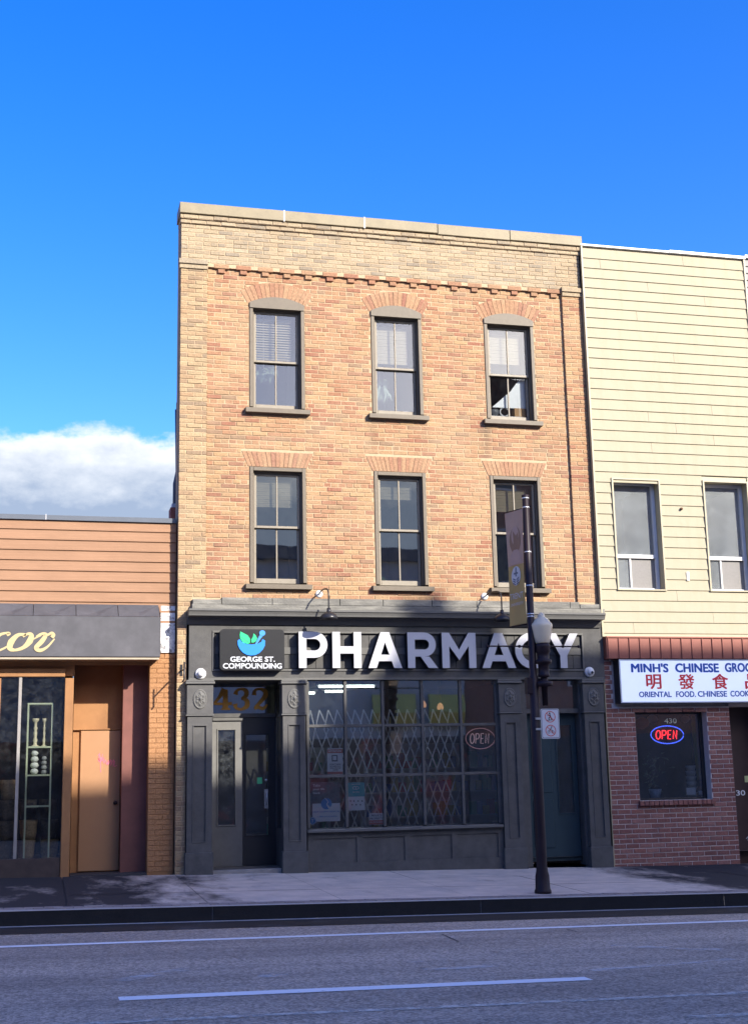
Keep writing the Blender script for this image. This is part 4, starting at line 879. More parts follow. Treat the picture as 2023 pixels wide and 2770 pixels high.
t = sheet('teal_poster', 'teal and white notice with a plus symbol inside the shop window', 386, 872, 514, 1078, m_pap)
rect(t, 'teal_panel', 387, 873, 513, 975, m_tealp); p = W(447, 912); pr_ = MB(); ring(pr_, p[0], p[1], 0.048, 0.026, 0.008, PY-0.002, 0.0006); part(t, 'symbol_ring', pr_, m_pap); part(t, 'plus_symbol', MB().box(p[0]-0.006, p[0]+0.006, PY-0.002, PY-0.001, p[1]-0.016, p[1]+0.016), m_pap)
for k in range(7):
    p = W((408, 433, 464, 494, 420, 450, 481)[k], 1010 if k < 4 else 1037); part(t, 'dot_picture', MB().prism(ell(p[0], p[1], 0.012, 0.012, 12), PY-0.002, PY-0.001), m_ink)
txt(t, 'NALOXONE', 414, 880, 480, 890, m_pap); txt(t, 'KITS', 425, 938, 472, 948, m_pap)
t = sheet('private_property_sign', 'small white and red PRIVATE PROPERTY sign low in the shop window', 545, 1102, 655, 1184, m_pap)
txt(t, 'PRIVATE', 562, 1108, 640, 1128, m_ink); txt(t, 'PROPERTY', 552, 1131, 648, 1149, m_ink); rect(t, 'red_band', 546, 1154, 654, 1183, m_redink); txt(t, 'NO TRESPASSING', 552, 1162, 648, 1172, m_pap)
# neon OPEN signs
def neon(name, lab, cx, cz, y, a, b, m_t, m_r, r=0.006):
    t = thing(name, lab, 'neon sign', (cx, y, cz-b)); h = b*0.95; x0 = cx-a*0.74; s = a*0.37
    def N(pts, k=1): return [(x0+(p[0]+p[1]*0.12)*s, y, cz-h/2+p[1]*h) for p in (smooth2(pts, 6) if k else pts)]
    part(t, 'ring', MB().tube([(cx+a*math.cos(R_(q)), y+0.01, cz+b*math.sin(R_(q))) for q in range(0, 356, 8)], r), m_r)
    for g in ([[(0.4+0.36*math.cos(R_(q)), 0.5+0.5*math.sin(R_(q))) for q in range(0, 361, 30)]], [[(1.05, 0), (1.05, 1)], [(1.05, 1), (1.5, 0.98), (1.66, 0.74), (1.5, 0.48), (1.05, 0.46)]], [[(2.5, 0), (2.0, 0), (2.0, 1), (2.5, 1)], [(2.0, 0.5), (2.4, 0.5)]], [[(2.9, 0), (2.9, 1), (3.45, 0), (3.45, 1)]]):
        mb = MB()
        for k, p in enumerate(g): mb.tube(N(p, 1 if len(p) > 4 else 0), r*1.05, 6)
        part(t, 'letter', mb, m_t)
    part(t, 'backing', MB().prism(ell(cx, cz, a*1.06, b*1.12), y+0.022, y+0.028), m_dark)
p = W(1368, 545, 0.10)
neon('open_sign', 'pale unlit-looking oval OPEN neon sign in the pharmacy window', p[0], p[1], 0.06, 0.225, 0.15, mat('pale_pink_tube', (0.7, 0.5, 0.5), 0.3, emit=(1, 0.62, 0.62), estr=0.10), mat('pale_pink_ring', (0.6, 0.38, 0.42), 0.3, emit=(1, 0.5, 0.55), estr=0.07))
# shelves inside the shop
pal = [(0.5, 0.1, 0.1), (0.1, 0.2, 0.45), (0.6, 0.6, 0.55), (0.1, 0.35, 0.2), (0.5, 0.4, 0.1), (0.35, 0.35, 0.4)]
for j, (x0, x1, y) in enumerate(((1.9, 3.3, 5.2), (3.5, 6.0, 3.4))):
    t = thing('shelf_unit', ('stocked shelf unit along the back of the pharmacy', 'stocked shelf unit in the middle of the pharmacy floor')[j], 'shelf', ((x0+x1)/2, y, 0.12))
    part(t, 'frame', MB().box(x0, x0+0.03, y, y+0.35, 0.12, 1.9).box(x1-0.03, x1, y, y+0.35, 0.12, 1.9).box(x0+.03, x1-.03, y+0.33, y+0.35, 0.12, 1.9), m_vinyl)
    for z in (0.25, 0.65, 1.05, 1.45):
        part(t, 'shelf', MB().box(x0+.031, x1-.031, y, y+0.329, z, z+0.025), m_vinyl)
        x = x0+0.05
        while x < x1-0.15:
            w = random.uniform(0.06, 0.13); h = random.uniform(0.12, 0.3); c = random.choice(pal); part(t, 'box', MB().box(x, x+w, y+0.02, y+0.2, z+0.026, z+0.026+h), mat('stock_%d' % pal.index(c), c, 0.5)); x += w+0.015
# things on the upper window sills
def put(name, lab, cat, mb, m): return tag(obj(name, mb, m), lab, cat)
zs3 = B3+0.05
t = thing('storage_box', 'brown cardboard box on the sill behind the third-floor window beside the siding', 'box', (5.37, 0.36, zs3))
put2 = MB().box(5.30, 5.48, 0.235, 0.40, zs3+0.10, zs3+0.24); part(t, 'carton', put2, mat('brown_card', (0.42, 0.24, 0.11), 0.8)); part(t, 'tape', MB().box(5.37, 5.40, 0.232, 0.2345, zs3+0.10, zs3+0.24), mat('card_tape', (0.5, 0.33, 0.18), 0.4))
part(t, 'ledge', MB().box(4.87, 5.50, 0.23, 0.42, zs3+0.06, zs3+0.098), m_vinyl)
t = thing('desk_fan', 'small grey fan standing on the inside sill beside the cardboard box', 'fan', (4.98, 0.30, zs3+0.1)); fr_ = MB(); part(t, 'motor', MB().lathe([(0.0, -0.06), (0.06, -0.05), (0.075, 0.0), (0.06, 0.02), (0.0, 0.03)], (4.99, 0.30, zs3+0.18), 20, 'y'), mat('grey_plastic', (0.10, 0.11, 0.12), 0.4)); part(t, 'grille', MB().tube([(5.14+0.075*math.cos(R_(q)), 0.27, zs3+0.175+0.07*math.sin(R_(q))) for q in range(0, 361, 24)], 0.012, 6), m_white)
wp = MB(); wp.prism([(4.93, zs3+0.24), (5.50, zs3+0.24), (5.50, zs3+0.78), (5.40, zs3+0.72), (5.25, zs3+0.52)], 0.245, 0.255); tag(obj('glare_board', wp, mat('glare_white_card', (0.85, 0.85, 0.85), 0.5)), 'white board added as the bright glare in the third-floor window beside the siding', 'board')  # white board added in place of the glare on the glass
t = thing('envelope_stack', 'white papers lying on the second-floor sill at the pilaster end', 'papers', (1.42, 0.28, B2+0.05)); part(t, 'paper', MB().box(1.16, 1.72, 0.232, 0.34, B2+0.055, B2+0.105), m_pap); part(t, 'dark_case', MB().box(1.18, 1.38, 0.2315, 0.30, B2+0.106, B2+0.13), m_dark)
t = thing('orchid_plant', 'small potted orchid with a white bloom behind the middle second-floor window', 'plant', (3.06, 0.32, B2+0.05)); part(t, 'pot', MB().lathe([(0.035, 0), (0.05, 0.08), (0.0, 0.08)], (3.06, 0.32, B2+0.05), 16), m_dark)
fo = MB(); fo.tube([(3.06, 0.32, B2+0.13), (3.05, 0.31, B2+0.25), (3.03, 0.29, B2+0.36)], 0.005)
for q in range(9): an = q*0.7; fo.add([(3.06, 0.32, B2+0.14), (3.06+0.07*math.cos(an), 0.32-0.03*abs(math.sin(an)), B2+0.17+0.02*(q % 3)), (3.06+0.12*math.cos(an+.2), 0.31, B2+0.14+0.03*(q % 4)), (3.06+0.06*math.cos(an+.4), 0.32, B2+0.13)], [(0, 1, 2, 3)])
part(t, 'leaves', fo, mat('dark_leaf', (0.05, 0.09, 0.03), 0.5)); part(t, 'bloom', MB().lathe([(0.0, -0.03), (0.028, -0.01), (0.034, 0.02), (0.0, 0.05)], (3.025, 0.285, B2+0.38), 10), mat('white_petal', (0.75, 0.75, 0.6), 0.6))
mfol = mat('reflected_foliage', (0.20, 0.26, 0.20), 0.6, 0.4, 30)  # pale fronds take the place of tree foliage reflected in the panes
for (cx_, cz_, w_, h_, lab) in ((1.33, 7.42, 0.22, 0.22, 'pale fronds shaped as the tree reflection in the third-floor window at the corner'), (3.17, 7.25, 0.17, 0.33, 'pale fronds shaped as the tree reflection in the middle third-floor window')):
    t = thing('foliage_reflection', lab, 'plant', (cx_, 0.42, cz_)); mb = MB()
    for q in range(26):
        an = random.uniform(-2.6, -0.5); r1 = random.uniform(0.4, 1.0); bx_, bz_ = cx_+random.uniform(-.5, .5)*w_, cz_+h_*random.uniform(0, 0.6)
        ex_, ez_ = bx_+math.cos(an)*w_*r1*0.8, bz_+math.sin(an)*h_*r1; mb.ribbon([(bx_, bz_), ((bx_+ex_)/2+0.02, (bz_+ez_)/2+0.03), (ex_, ez_)], [0.012, 0.034, 0.004], 0.40+0.003*q, 0.001, 4)
    part(t, 'reflection_fronds', mb, mfol)
    part(t, 'pot', MB().lathe([(0.05, -0.1), (0.075, 0.0), (0.0, 0.0)], (cx_, 0.52, cz_+h_*0.4), 14), m_vinyl); part(t, 'cord', MB().tube([(cx_, 0.52, cz_+h_*0.4), (cx_, 0.52, 9.08)], 0.004), m_vinyl)

# ------------------------------------------------------------------ shop building on the left (tan siding, awning)
YB = 0.16
def Lp(a, b, y=YB): return U(a*520/1568, 1350+b*520/1568, y)
lb = thing('tan_shop_building', 'low shop building with tan horizontal metal siding and a dark roof edge', 'building', (-1.5, YB, 0.1))
LX0 = -9.0
lc = MB(); lc.box(LX0, -0.015, YB+0.03, YB+0.06, 2.95, 5.0); lc.box(LX0, fx(-1.40, YB), YB+0.031, YB+0.12, 2.80, 2.949); lc.quad((LX0, YB+0.06, 4.98), (-0.015, YB+0.06, 4.98), (1.1, 12, 4.98), (LX0, 12, 4.98)); lc.quad((LX0, 12, 0), (LX0, YB+.06, 0), (LX0, YB+.06, 4.98), (LX0, 12, 4.98)); part(lb, 'wall', lc, m_tanp)
zt_ = fz(4.962, YB); zb_ = fz(3.70, YB); nb2 = 9; hb = 0.1465
z = zt_
while z > 3.65:
    z0 = z-hb; mb = MB()
    mb.profile([(YB+0.03, z-0.002), (YB+0.004, z-0.002), (YB+0.004, z-0.045), (YB+0.0, z-0.048), (YB+0.0, z-0.095), (YB-0.006, z-0.099), (YB-0.006, z0+0.016), (YB+0.012, z0+0.012), (YB+0.012, z0+0.001), (YB+0.03, z0+0.001)], LX0, -0.016)
    part(lb, 'siding_board', mb, m_tan); z = z0
fl_ = MB(); fl_.profile([(YB+0.2, zt_+0.003), (YB-0.03, zt_+0.003), (YB-0.035, zt_+0.07), (YB+0.2, zt_+0.08)], LX0, -0.02); part(lb, 'roof_edge', fl_, m_flash); part(lb, 'roof_edge_joint', MB().box(fx(-1.855, YB), fx(-1.845, YB), YB-0.038, YB+0.1, zt_+0.002, zt_+0.083), mat('pale_sealant2', (0.5, 0.5, 0.5), 0.6))
# peeling white stucco patch right of the awning
mp_ = mat('peeling_white_paint', (0.70, 0.70, 0.70), 0.8, 0.2, 12, 0.5, 60, col2=(0.24, 0.23, 0.24), c2s=16, c2lo=0.52, c2hi=0.6)
part(lb, 'stucco_patch', MB().box(fx(-0.235, YB), -0.016, YB-0.004, YB+0.03, 3.12, 3.79, 0.004), mp_)
# painted brick pier
pier = MB(); q0, q1 = fx(-0.378, YB), -0.012; pier.box(q0+0.002, q1-0.002, YB+0.008, YB+0.7, -0.1, 3.10); pr0 = part(lb, 'pier', pier, m_tanp)
i = 0; z = 0.12
while z < 3.1:
    off = 0.5 if i % 2 else 0.0; x = q0-off*0.205
    while x < q1-0.02:
        a, b = max(x, q0), min(x+0.196, q1)
        if b-a > 0.03: part(pr0, 'brick', MB().box(a, b, YB+random.uniform(-.002, .001), YB+0.05, z, z+CO+0.001-0.008, 0.003), m_tanb)
        x += 0.205
    z += CO+0.002; i += 1
# shop window, jambs and the recessed entry
wx0, wx1 = fx(-4.6, YB), fx(-1.535, YB); wm = fx(-2.12, YB); zh_ = fz(2.77, YB)
fr_ = MB(); fr_.box(wx0, fx(-1.53, YB), YB-0.02, YB+0.12, zh_, zh_+0.115, 0.006); fr_.box(fx(-1.527, YB), fx(-1.41, YB), YB-0.03, YB+0.14, 0.05, zh_-0.02, 0.006); fr_.box(fx(-2.375, YB)-0.09, fx(-2.375, YB), YB-0.03, YB+0.14, 0.05, zh_-0.02, 0.006)
w_ = part(lb, 'shop_window', fr_, m_tanp)
part(w_, 'mullion', MB().box(wm-0.022, wm+0.022, YB+0.0, YB+0.06, 0.35, zh_-0.001, 0.005), mat('bare_aluminium', (0.30, 0.28, 0.26), 0.45, 0.1, metal=0.4))
part(w_, 'base', MB().box(wx0, fx(-1.53, YB), YB-0.01, YB+0.1, -0.1, 0.35, 0.006), mat('dark_brown_base', (0.05, 0.035, 0.03), 0.7, 0.3, 6))
for a, b in ((fx(-2.375, YB), wm-0.02), (wm+0.02, fx(-1.527, YB)), (wx0, fx(-2.375, YB)-0.09)): part(w_, 'pane', MB().quad((a, YB+0.03, 0.35), (b, YB+0.03, 0.35), (b, YB+0.03, zh_), (a, YB+0.03, zh_)), m_dustglass)
RD = YB+0.62
rx0, rx1 = fx(-1.40, YB), q0
rc = MB(); rc.quad((rx0, YB+0.14, 0.05), (rx0, RD, 0.05), (rx0, RD, 3.0), (rx0, YB+0.14, 3.0)); rc.quad((rx0, RD, 0.05), (rx1, RD, 0.05), (rx1, RD, 3.0), (rx0, RD, 3.0)); part(lb, 'entry_wall', rc, m_tanp)
part(lb, 'entry_ceiling', MB().box(wx0, q0-0.001, YB-0.15, RD+0.3, 3.0, 3.04), mat('soffit_tan', (0.36, 0.22, 0.12), 0.8, 0.1))
part(lb, 'entry_ledge', MB().box(rx0, fx(-0.76, RD), RD-0.05, RD-0.001, fz(2.04, RD), fz(2.06, RD), 0.004), m_tanp)
edo = part(lb, 'door', MB().box(fx(-1.30, RD), fx(-0.76, RD), RD-0.04, RD-0.002, 0.12, fz(2.03, RD), 0.006), mat('tan_door_paint', (0.33, 0.175, 0.085), 0.55, 0.05)); part(edo, 'handle', MB().lathe([(0.022, 0), (0.03, 0.02), (0.02, 0.05), (0.0, 0.055)], (fx(-0.82, RD), RD-0.041, 1.05), 14, 'y'), m_black)
side = MB(); side.box(fx(-0.755, RD), rx1, RD-0.30, RD-0.002, 0.05, 3.0); part(lb, 'entry_return', side, mat('maroon_brown_paint', (0.17, 0.065, 0.05), 0.7, 0.2, 4))
part(lb, 'step', MB().box(rx0+.003, rx1-.003, YB-0.02, RD-.06, -0.1, 0.11, 0.006), mat('dark_step', (0.035, 0.033, 0.035), 0.8, 0.3))
# pink scribble on the entry door
gr = MB()
def Gp(a, b): return Lp(a, b, RD-0.043)
for k, pts in enumerate(([(800, 2095), (815, 2080), (806, 2140), (830, 2105), (822, 2150), (805, 2110)], [(815, 2070), (822, 2140), (824, 2230)], [(838, 2080), (835, 2140), (850, 2105), (846, 2150)], [(850, 2160), (865, 2125), (870, 2165), (888, 2130), (880, 2170), (905, 2120)], [(888, 2160), (912, 2130), (905, 2175), (930, 2125), (925, 2180)], [(938, 2135), (935, 2180), (958, 2170)])):
    gr.ribbon([Gp(*p) for p in pts], 0.010, RD-0.0425-0.0006*k, 0.0004, 4)
part(edo, 'graffiti', gr, mat('pink_marker', (0.75, 0.16, 0.22), 0.6), label='pink scribbled graffiti tag')
dspl = MB(); dspl.quad((wx0, 2.2, 0.0), (rx0, 2.2, 0.0), (rx0, 2.2, 3.0), (wx0, 2.2, 3.0)); dspl.quad((wx0, YB+.1, 0.3), (rx0, YB+.1, 0.3), (rx0, 2.2, 0.3), (wx0, 2.2, 0.3)); dspl.quad((rx0-0.01, RD, 0), (rx0-0.01, 2.2, 0), (rx0-0.01, 2.2, 3), (rx0-0.01, RD, 3)); part(lb, 'display_interior', dspl, mat('dark_display', (0.045, 0.038, 0.03), 0.9, 0.5, 5))
# green display cabinet with candlesticks and stacked pebbles
YC = YB+0.22
m_pale = mat('pale_green_wood', (0.50, 0.55, 0.36), 0.6, 0.06)
ca0, ca1 = Lp(230, 1665, YC)[0], Lp(440, 1665, YC)[0]; cz1 = Lp(440, 1662, YC)[1]; czm = Lp(220, 2025, YC)[1]; czb = Lp(215, 2255, YC)[1]
cab = thing('display_cabinet', 'pale green open display cabinet behind the decor shop window', 'cabinet', ((ca0+ca1)/2, YC, 0.31))
cb_ = MB(); cb_.box(ca0, ca0+0.022, YC, YC+0.25, 0.31, cz1); cb_.box(ca1-0.022, ca1, YC, YC+0.25, 0.31, cz1); cb_.box(ca0+.022, ca1-.022, YC, YC+0.25, cz1-0.022, cz1); part(cab, 'frame', cb_, m_pale)
for zz in (czm, czb, czb-0.42): part(cab, 'shelf', MB().box(ca0+.0225, ca1-.0225, YC+0.001, YC+0.249, zz-0.01, zz+0.012), m_pale)
m_ivory = mat('ivory_wood', (0.62, 0.55, 0.36), 0.5, 0.1)
def stick(x, y, z, h, k, lab): 
    pr = [(0.06, 0), (0.06, 0.02), (0.03, 0.05), (0.022, 0.12), (0.034, 0.22), (0.02, 0.34), (0.028, 0.5), (0.018, 0.56), (0.03, 0.66), (0.018, 0.72), (0.022, 0.86), (0.045, 0.93), (0.05, 1.0), (0.0, 1.0)]
    tag(obj('candlestick', MB().lathe([(r*k, q*h) for r, q in pr], (0, 0, 0), 16), m_ivory, loc=(x, y, z)), lab, 'candlestick')
stick(ca0+0.115, YC+0.10, czm+0.0125, 0.385, 0.95, 'stout turned ivory candlestick on the cabinet shelf'); stick(ca0+0.235, YC+0.14, czm+0.0125, 0.385, 0.72, 'slim turned ivory candlestick beside the stout one in the cabinet')
for (x, k, lab) in ((ca0+0.115, 1.0, 'white stacked pebble ornament on the lower cabinet shelf'), (ca0+0.245, 0.75, 'smaller grey stacked pebble ornament beside the white one')):
    t = thing('pebble_ornament', lab, 'ornament', (x, YC+0.1, czb+0.013)); zz = czb+0.013
    for rr in (0.055, 0.06, 0.056, 0.05): part(t, 'pebble', MB().lathe([(0.0, 0), (rr*k*0.7, 0.01*k), (rr*k, 0.04*k), (rr*k*0.7, 0.075*k), (0.0, 0.085*k)], (x, YC+0.1, zz), 16), mat('white_pebble', (0.62, 0.64, 0.58), 0.6) if k == 1 else mat('grey_pebble', (0.25, 0.26, 0.25), 0.6)); zz += 0.083*k
# baskets and cushions piled in the lower part of the display
def basket(x, y, z, w, h, lab, m):
    o = MB().lathe([(w*0.40, 0), (w*0.47, h*0.3), (w*0.5, h*0.75), (w*0.53, h), (w*0.47, h), (w*0.44, h*0.3), (0.0, h*0.12)], (0, 0, 0), 14); tag(obj('basket', o, m, loc=(x, y, z)), lab, 'basket', 'baskets piled in the decor shop window')
m_wick = mat('wicker', (0.36, 0.25, 0.13), 0.8, 0.5, 40, 0.8, 120); m_wick2 = mat('dark_wicker', (0.12, 0.09, 0.06), 0.8, 0.5, 40, 0.8, 120)
gl_ = 'woven basket piled low behind the decor shop window'
rng = random.Random(3)
for row in range(4):
    for k in range(6):
        x = -3.05+k*0.27+rng.uniform(-.03, .03); 
        if x > rx0-0.25: continue
        if row == 3 and ca0-0.15 < x < ca1+0.15: continue
        if row < 4 and ca0-0.14 < x < ca1+0.14: y_ = YC-0.0+0.42
        else: y_ = YC+0.12
        lt = rng.random() < .55; basket(x, y_, 0.302+row*0.275, 0.24, 0.268, ('light tan ' if lt else 'dark brown ')+gl_, m_wick if lt else m_wick2)
# awning
m_let = m_awnlet; YA = YB-0.32
aw = thing('awning', 'charcoal vinyl awning with cream script lettering over the decor shop', 'awning', (-2.0, YB, 3.05))
ax1 = fx(-0.237, -0.1); ax1f = fx(-0.237, YA); zA0, zA1 = fz(3.048, YA), fz(3.612, YA)
part(aw, 'valance', MB().box(-5.2, ax1f, YA, YA+0.012, zA0, zA1, 0.003), m_awn)
xw = [ax1f-0.005]; 
while xw[-1] > -5.2: xw.append(xw[-1]-0.575)
for i in range(len(xw)-1):
    a, b = xw[i+1]+0.004, xw[i]-0.004; zt0_ = 3.80
    mb = MB(); mb.add([(a, YA+0.006, zA1+0.004), (b, YA+0.006, zA1+0.004), (b, YB-0.005, zt0_), (a, YB-0.005, zt0_), ((a+b)/2, YA+0.006, zA1+0.004), ((a+b)/2, YB-0.005, zt0_-0.0), ((a+b)/2, (YA+YB)/2, (zA1+zt0_)/2-0.025)], [(0, 4, 6, 3), (4, 1, 2, 6), (6, 2, 5), (3, 6, 5)]); part(aw, 'canopy_panel', mb, m_awn)
ep = MB(); ep.add([(ax1f, YA+0.013, zA0), (ax1f, YB-0.005, zA0), (ax1f, YB-0.005, 3.79), (ax1f, YA+0.013, zA1)], [(0, 1, 2, 3)]); part(aw, 'end_panel', ep, m_awn)
part(aw, 'frame_bar', MB().box(-5.2, ax1f-0.01, YA+0.02, YA+0.05, zA0-0.035, zA0-0.002).box(-5.2, ax1f-0.01, YA+0.052, YB-0.01, zA0-0.02, zA0-0.01), mat('awning_frame', (0.36, 0.30, 0.22), 0.6))
def Ap(a, b): return Lp(a, b, YA)
aly = YA-0.002; al = MB(); wd = 0.075
al.ribbon([Ap(-75, 1130), Ap(-60, 1098), Ap(-100, 1090)], [0.05, 0.03, 0.03], aly-0.0, 0.0015)
al.ribbon([Ap(60, 1112), Ap(78, 1098), Ap(58, 1092), Ap(0, 1110), Ap(-50, 1170), Ap(-50, 1225), Ap(-10, 1235), Ap(50, 1210), Ap(110, 1165)], [0.03, 0.045, 0.028, 0.04, 0.075, 0.07, 0.03, 0.025, 0.02], aly-0.002, 0.0015)
al.ribbon([Ap(215, 1105), Ap(150, 1110), Ap(95, 1165), Ap(85, 1215), Ap(125, 1232), Ap(195, 1210), Ap(245, 1160), Ap(258, 1112), Ap(230, 1100), Ap(190, 1125)], [0.03, 0.05, 0.085, 0.075, 0.035, 0.05, 0.085, 0.065, 0.035, 0.02], aly-0.004, 0.0015)
al.ribbon([Ap(262, 1150), Ap(290, 1135), Ap(330, 1112), Ap(345, 1098)], [0.015, 0.02, 0.03, 0.03], aly-0.006, 0.0015)
al.ribbon([Ap(300, 1125), Ap(340, 1100), Ap(375, 1108), Ap(345, 1160), Ap(298, 1212), Ap(330, 1235), Ap(390, 1205), Ap(448, 1140)], [0.03, 0.03, 0.055, 0.065, 0.06, 0.05, 0.03, 0.018], aly-0.008, 0.0015)
al.ribbon([Ap(372, 1112), Ap(400, 1105), Ap(425, 1092), Ap(438, 1110), Ap(425, 1130)], [0.04, 0.03, 0.035, 0.055, 0.045], aly-0.010, 0.0015)
part(aw, 'lettering', al, m_let, label='cream script letters ending in cor')
# chimney stub and pipe on the roof beside the brick wall
ch = thing('chimney_stub', 'small red brick chimney stub on the low roof against the brick building', 'chimney', (-0.12, 1.3, 4.98)); cx_ = U(469, 1388, 1.3)[0]
part(ch, 'stack', MB().box(cx_-0.04, cx_+0.16, 1.3, 1.6, 4.98, U(469, 1372, 1.3)[1], 0.004), mat('red_chimney_brick', (0.42, 0.14, 0.09), 0.9, 0.2)); part(ch, 'cap', MB().box(cx_-0.015, cx_+0.1, 1.35, 1.5, U(469, 1371.5, 1.3)[1], U(469, 1360, 1.3)[1], 0.003), m_vinyl)
# dark rear wing showing past the brick edge
rwx = U(477, 1300, 2.0)[0]
rwg = thing('rear_wing', 'narrow dark rear wall with a downpipe showing past the brick edge', 'wall', (rwx+0.4, 2.0, 4.98))
part(rwg, 'wall', MB().box(rwx, rwx+1.0, 2.0, 2.12, 4.98, U(477, 1085, 2.0)[1]), mat('dark_rear_brick', (0.05, 0.045, 0.05), 0.9, 0.3)); part(rwg, 'downpipe', MB().tube([(rwx-0.02, 1.96, 4.98), (rwx-0.02, 1.96, 6.0), (rwx+0.02, 1.96, 6.2), (rwx+0.0, 1.96, U(477, 1110, 2.0)[1])], 0.035), m_flash)

# ------------------------------------------------------------------ grocery building on the right (cream siding over brown brick)
YG = -0.06
def Gx(x): return fx(x, YG)
def Gz(z): return fz(z, YG)
gb = thing('grocery_building', 'cream sided building with a red metal band and brown brick shopfront', 'building', (8.0, YG, -0.05))
g0, g1 = 6.445, Gx(9.44)
GW = [(Gx(6.800), Gx(7.578), Gz(4.118), Gz(5.865)), (Gx(8.382), Gx(9.138), Gz(4.120), Gz(5.880))]
zt_ = Gz(9.77); zb_ = Gz(3.372)
bk_ = MB(); wall_holes(bk_, g0, g1, zb_-0.3, zt_, YG+0.02, GW, 0.0)
bk_.quad((g1, YG+0.02, -0.4), (g1+2.0, 15, -0.4), (g1+2.0, 15, zt_), (g1, YG+0.02, zt_)); bk_.quad((g0, YG+.02, zt_), (g1, YG+.02, zt_), (g1+2, 15, zt_), (g0+2, 15, zt_)); bk_.quad((g0, 0.2, 8.9), (g0, YG+.02, 8.9), (g0, YG+.02, zt_), (g0, 0.2, zt_))
bk_.box(g0, g0+0.02, YG+0.021, 0.3, -0.3, zt_-0.01)
part(gb, 'wall', bk_, m_cream2)
sp_ = 0.1706*(1+YG/18.51); z = zt_-0.03; bi = 0
while z > zb_+0.02:
    z0 = max(z-sp_, zb_); zc_ = (z+z0)/2; xs_ = [(g0+0.03, g1-0.03)]
    for a, b, c, d in GW:
        if z0 < d+0.02 and z > c-0.02 and (c-0.03 < zc_ < d+0.03):
            ns = []
            for s0, s1 in xs_:
                ns += [(s0, a-0.028), (b+0.028, s1)] if s0 < a and s1 > b else [(s0, s1)]
            xs_ = ns
    for s0, s1 in xs_:
        lst = [(s0, s1)]
        if bi == 1: lst = [(s0, s0+0.30), (s0+0.304, s1)]
        elif s1-s0 > 2 and random.random() < 0.45: jx = random.uniform(s0+0.5, s1-0.4); lst = [(s0, jx), (jx+0.004, s1)]
        for q0_, q1_ in lst: part(gb, 'siding_board', MB().profile([(YG+0.019, z+0.004), (YG+0.008, z+0.004), (YG-0.008, z0+0.006), (YG-0.008, z0+0.002), (YG+0.019, z0+0.0015)], q0_, q1_), m_cream)
    z = z0; bi += 1
part(gb, 'corner_trim', MB().box(g0-0.002, g0+0.028, YG-0.022, YG+0.02, zb_, zt_, 0.003), m_cream2); part(gb, 'corner_trim', MB().box(g1-0.028, g1+0.004, YG-0.022, YG+0.02, zb_, zt_, 0.003), m_cream2)
xm = Gx(8.05); part(gb, 'roof_flashing', MB().box(g0-0.005, xm, YG-0.03, YG+0.3, zt_+0.002, zt_+0.035, 0.003), m_vinyl); part(gb, 'roof_flashing', MB().box(xm+0.003, g1+0.01, YG-0.036, YG+0.3, zt_+0.002, zt_+0.05, 0.003), m_white)
for wi, (a, b, c, d) in enumerate(GW):
    tr = MB(); tr.box(a-0.026, a, YG-0.024, YG+0.2, c-0.02, d+0.026); tr.box(b, b+0.026, YG-0.024, YG+0.2, c-0.02, d+0.026); tr.box(a, b, YG-0.024, YG+0.2, d, d+0.026); tr.box(a, b, YG-0.022, YG+0.2, c-0.02, c)
    w_ = part(gb, 'window', tr, m_cream2)
    yr = YG+0.14; zmid = Gz(4.66)
    fr_ = MB(); fr_.box(a+.001, a+0.045, yr, yr+0.05, c+.001, d-.001, 0.004); fr_.box(b-0.06, b-.001, yr, yr+0.05, c+.001, d-.001, 0.004); fr_.box(a+0.046, b-0.061, yr, yr+0.05, d-0.05, d-.001, 0.004); fr_.box(a+0.046, b-0.061, yr, yr+0.05, c+.001, c+0.04, 0.004); fr_.box(a+0.046, b-0.061, yr-0.01, yr+0.05, zmid-0.03, zmid+0.03, 0.004)
    xm_ = a+(b-a)*0.37; fr_.box(xm_-0.014, xm_+0.014, yr+0.004, yr+0.05, c+0.041, zmid-0.031, 0.004)
    part(w_, 'frame', fr_, m_vinyl)
    for (p0, p1, q0_, q1_, mm) in ((a+0.045, b-0.06, zmid+0.03, d-0.05, None), (a+0.045, xm_-0.014, c+0.04, zmid-0.03, None), (xm_+0.014, b-0.06, c+0.04, zmid-0.03, 'screen')):
        part(w_, 'pane', MB().quad((p0, yr+0.03, q0_), (p1, yr+0.03, q0_), (p1, yr+0.03, q1_), (p0, yr+0.03, q1_)), m_fog if mm is None else mat('insect_screen', (0.21, 0.20, 0.19), 0.8, 0.1, 40))
    part(w_, 'room', MB().box(a-0.1, b+0.1, 1.4, 1.5, c-0.3, d+0.3).quad((a+.0, YG+.2, c), (a+.0, YG+.2, d), (a-.05, 1.4, d), (a-.05, 1.4, c)).quad((b, YG+.2, d), (b, YG+.2, c), (b+.05, 1.4, c), (b+.05, 1.4, d)).quad((a, YG+.2, d), (b, YG+.2, d), (b, 1.4, d), (a, 1.4, d)).quad((a, 1.4, c), (b, 1.4, c), (b, YG+.2, c), (a, YG+.2, c)), m_room)
vx, vz = U(1840.5, 1377, YG); part(gb, 'vent_stub', MB().lathe([(0.022, 0), (0.018, 0.03), (0.0, 0.032)], (vx, YG-0.008, vz), 14, 'y'), mat('rusty_stub', (0.12, 0.06, 0.03), 0.7))
vx, vz = U(1859, 1559, YG); part(gb, 'siding_patch', MB().box(vx-0.024, vx+0.024, YG-0.014, YG-0.0121, vz-0.07, vz+0.07), mat('grey_patch', (0.55, 0.53, 0.48), 0.6))
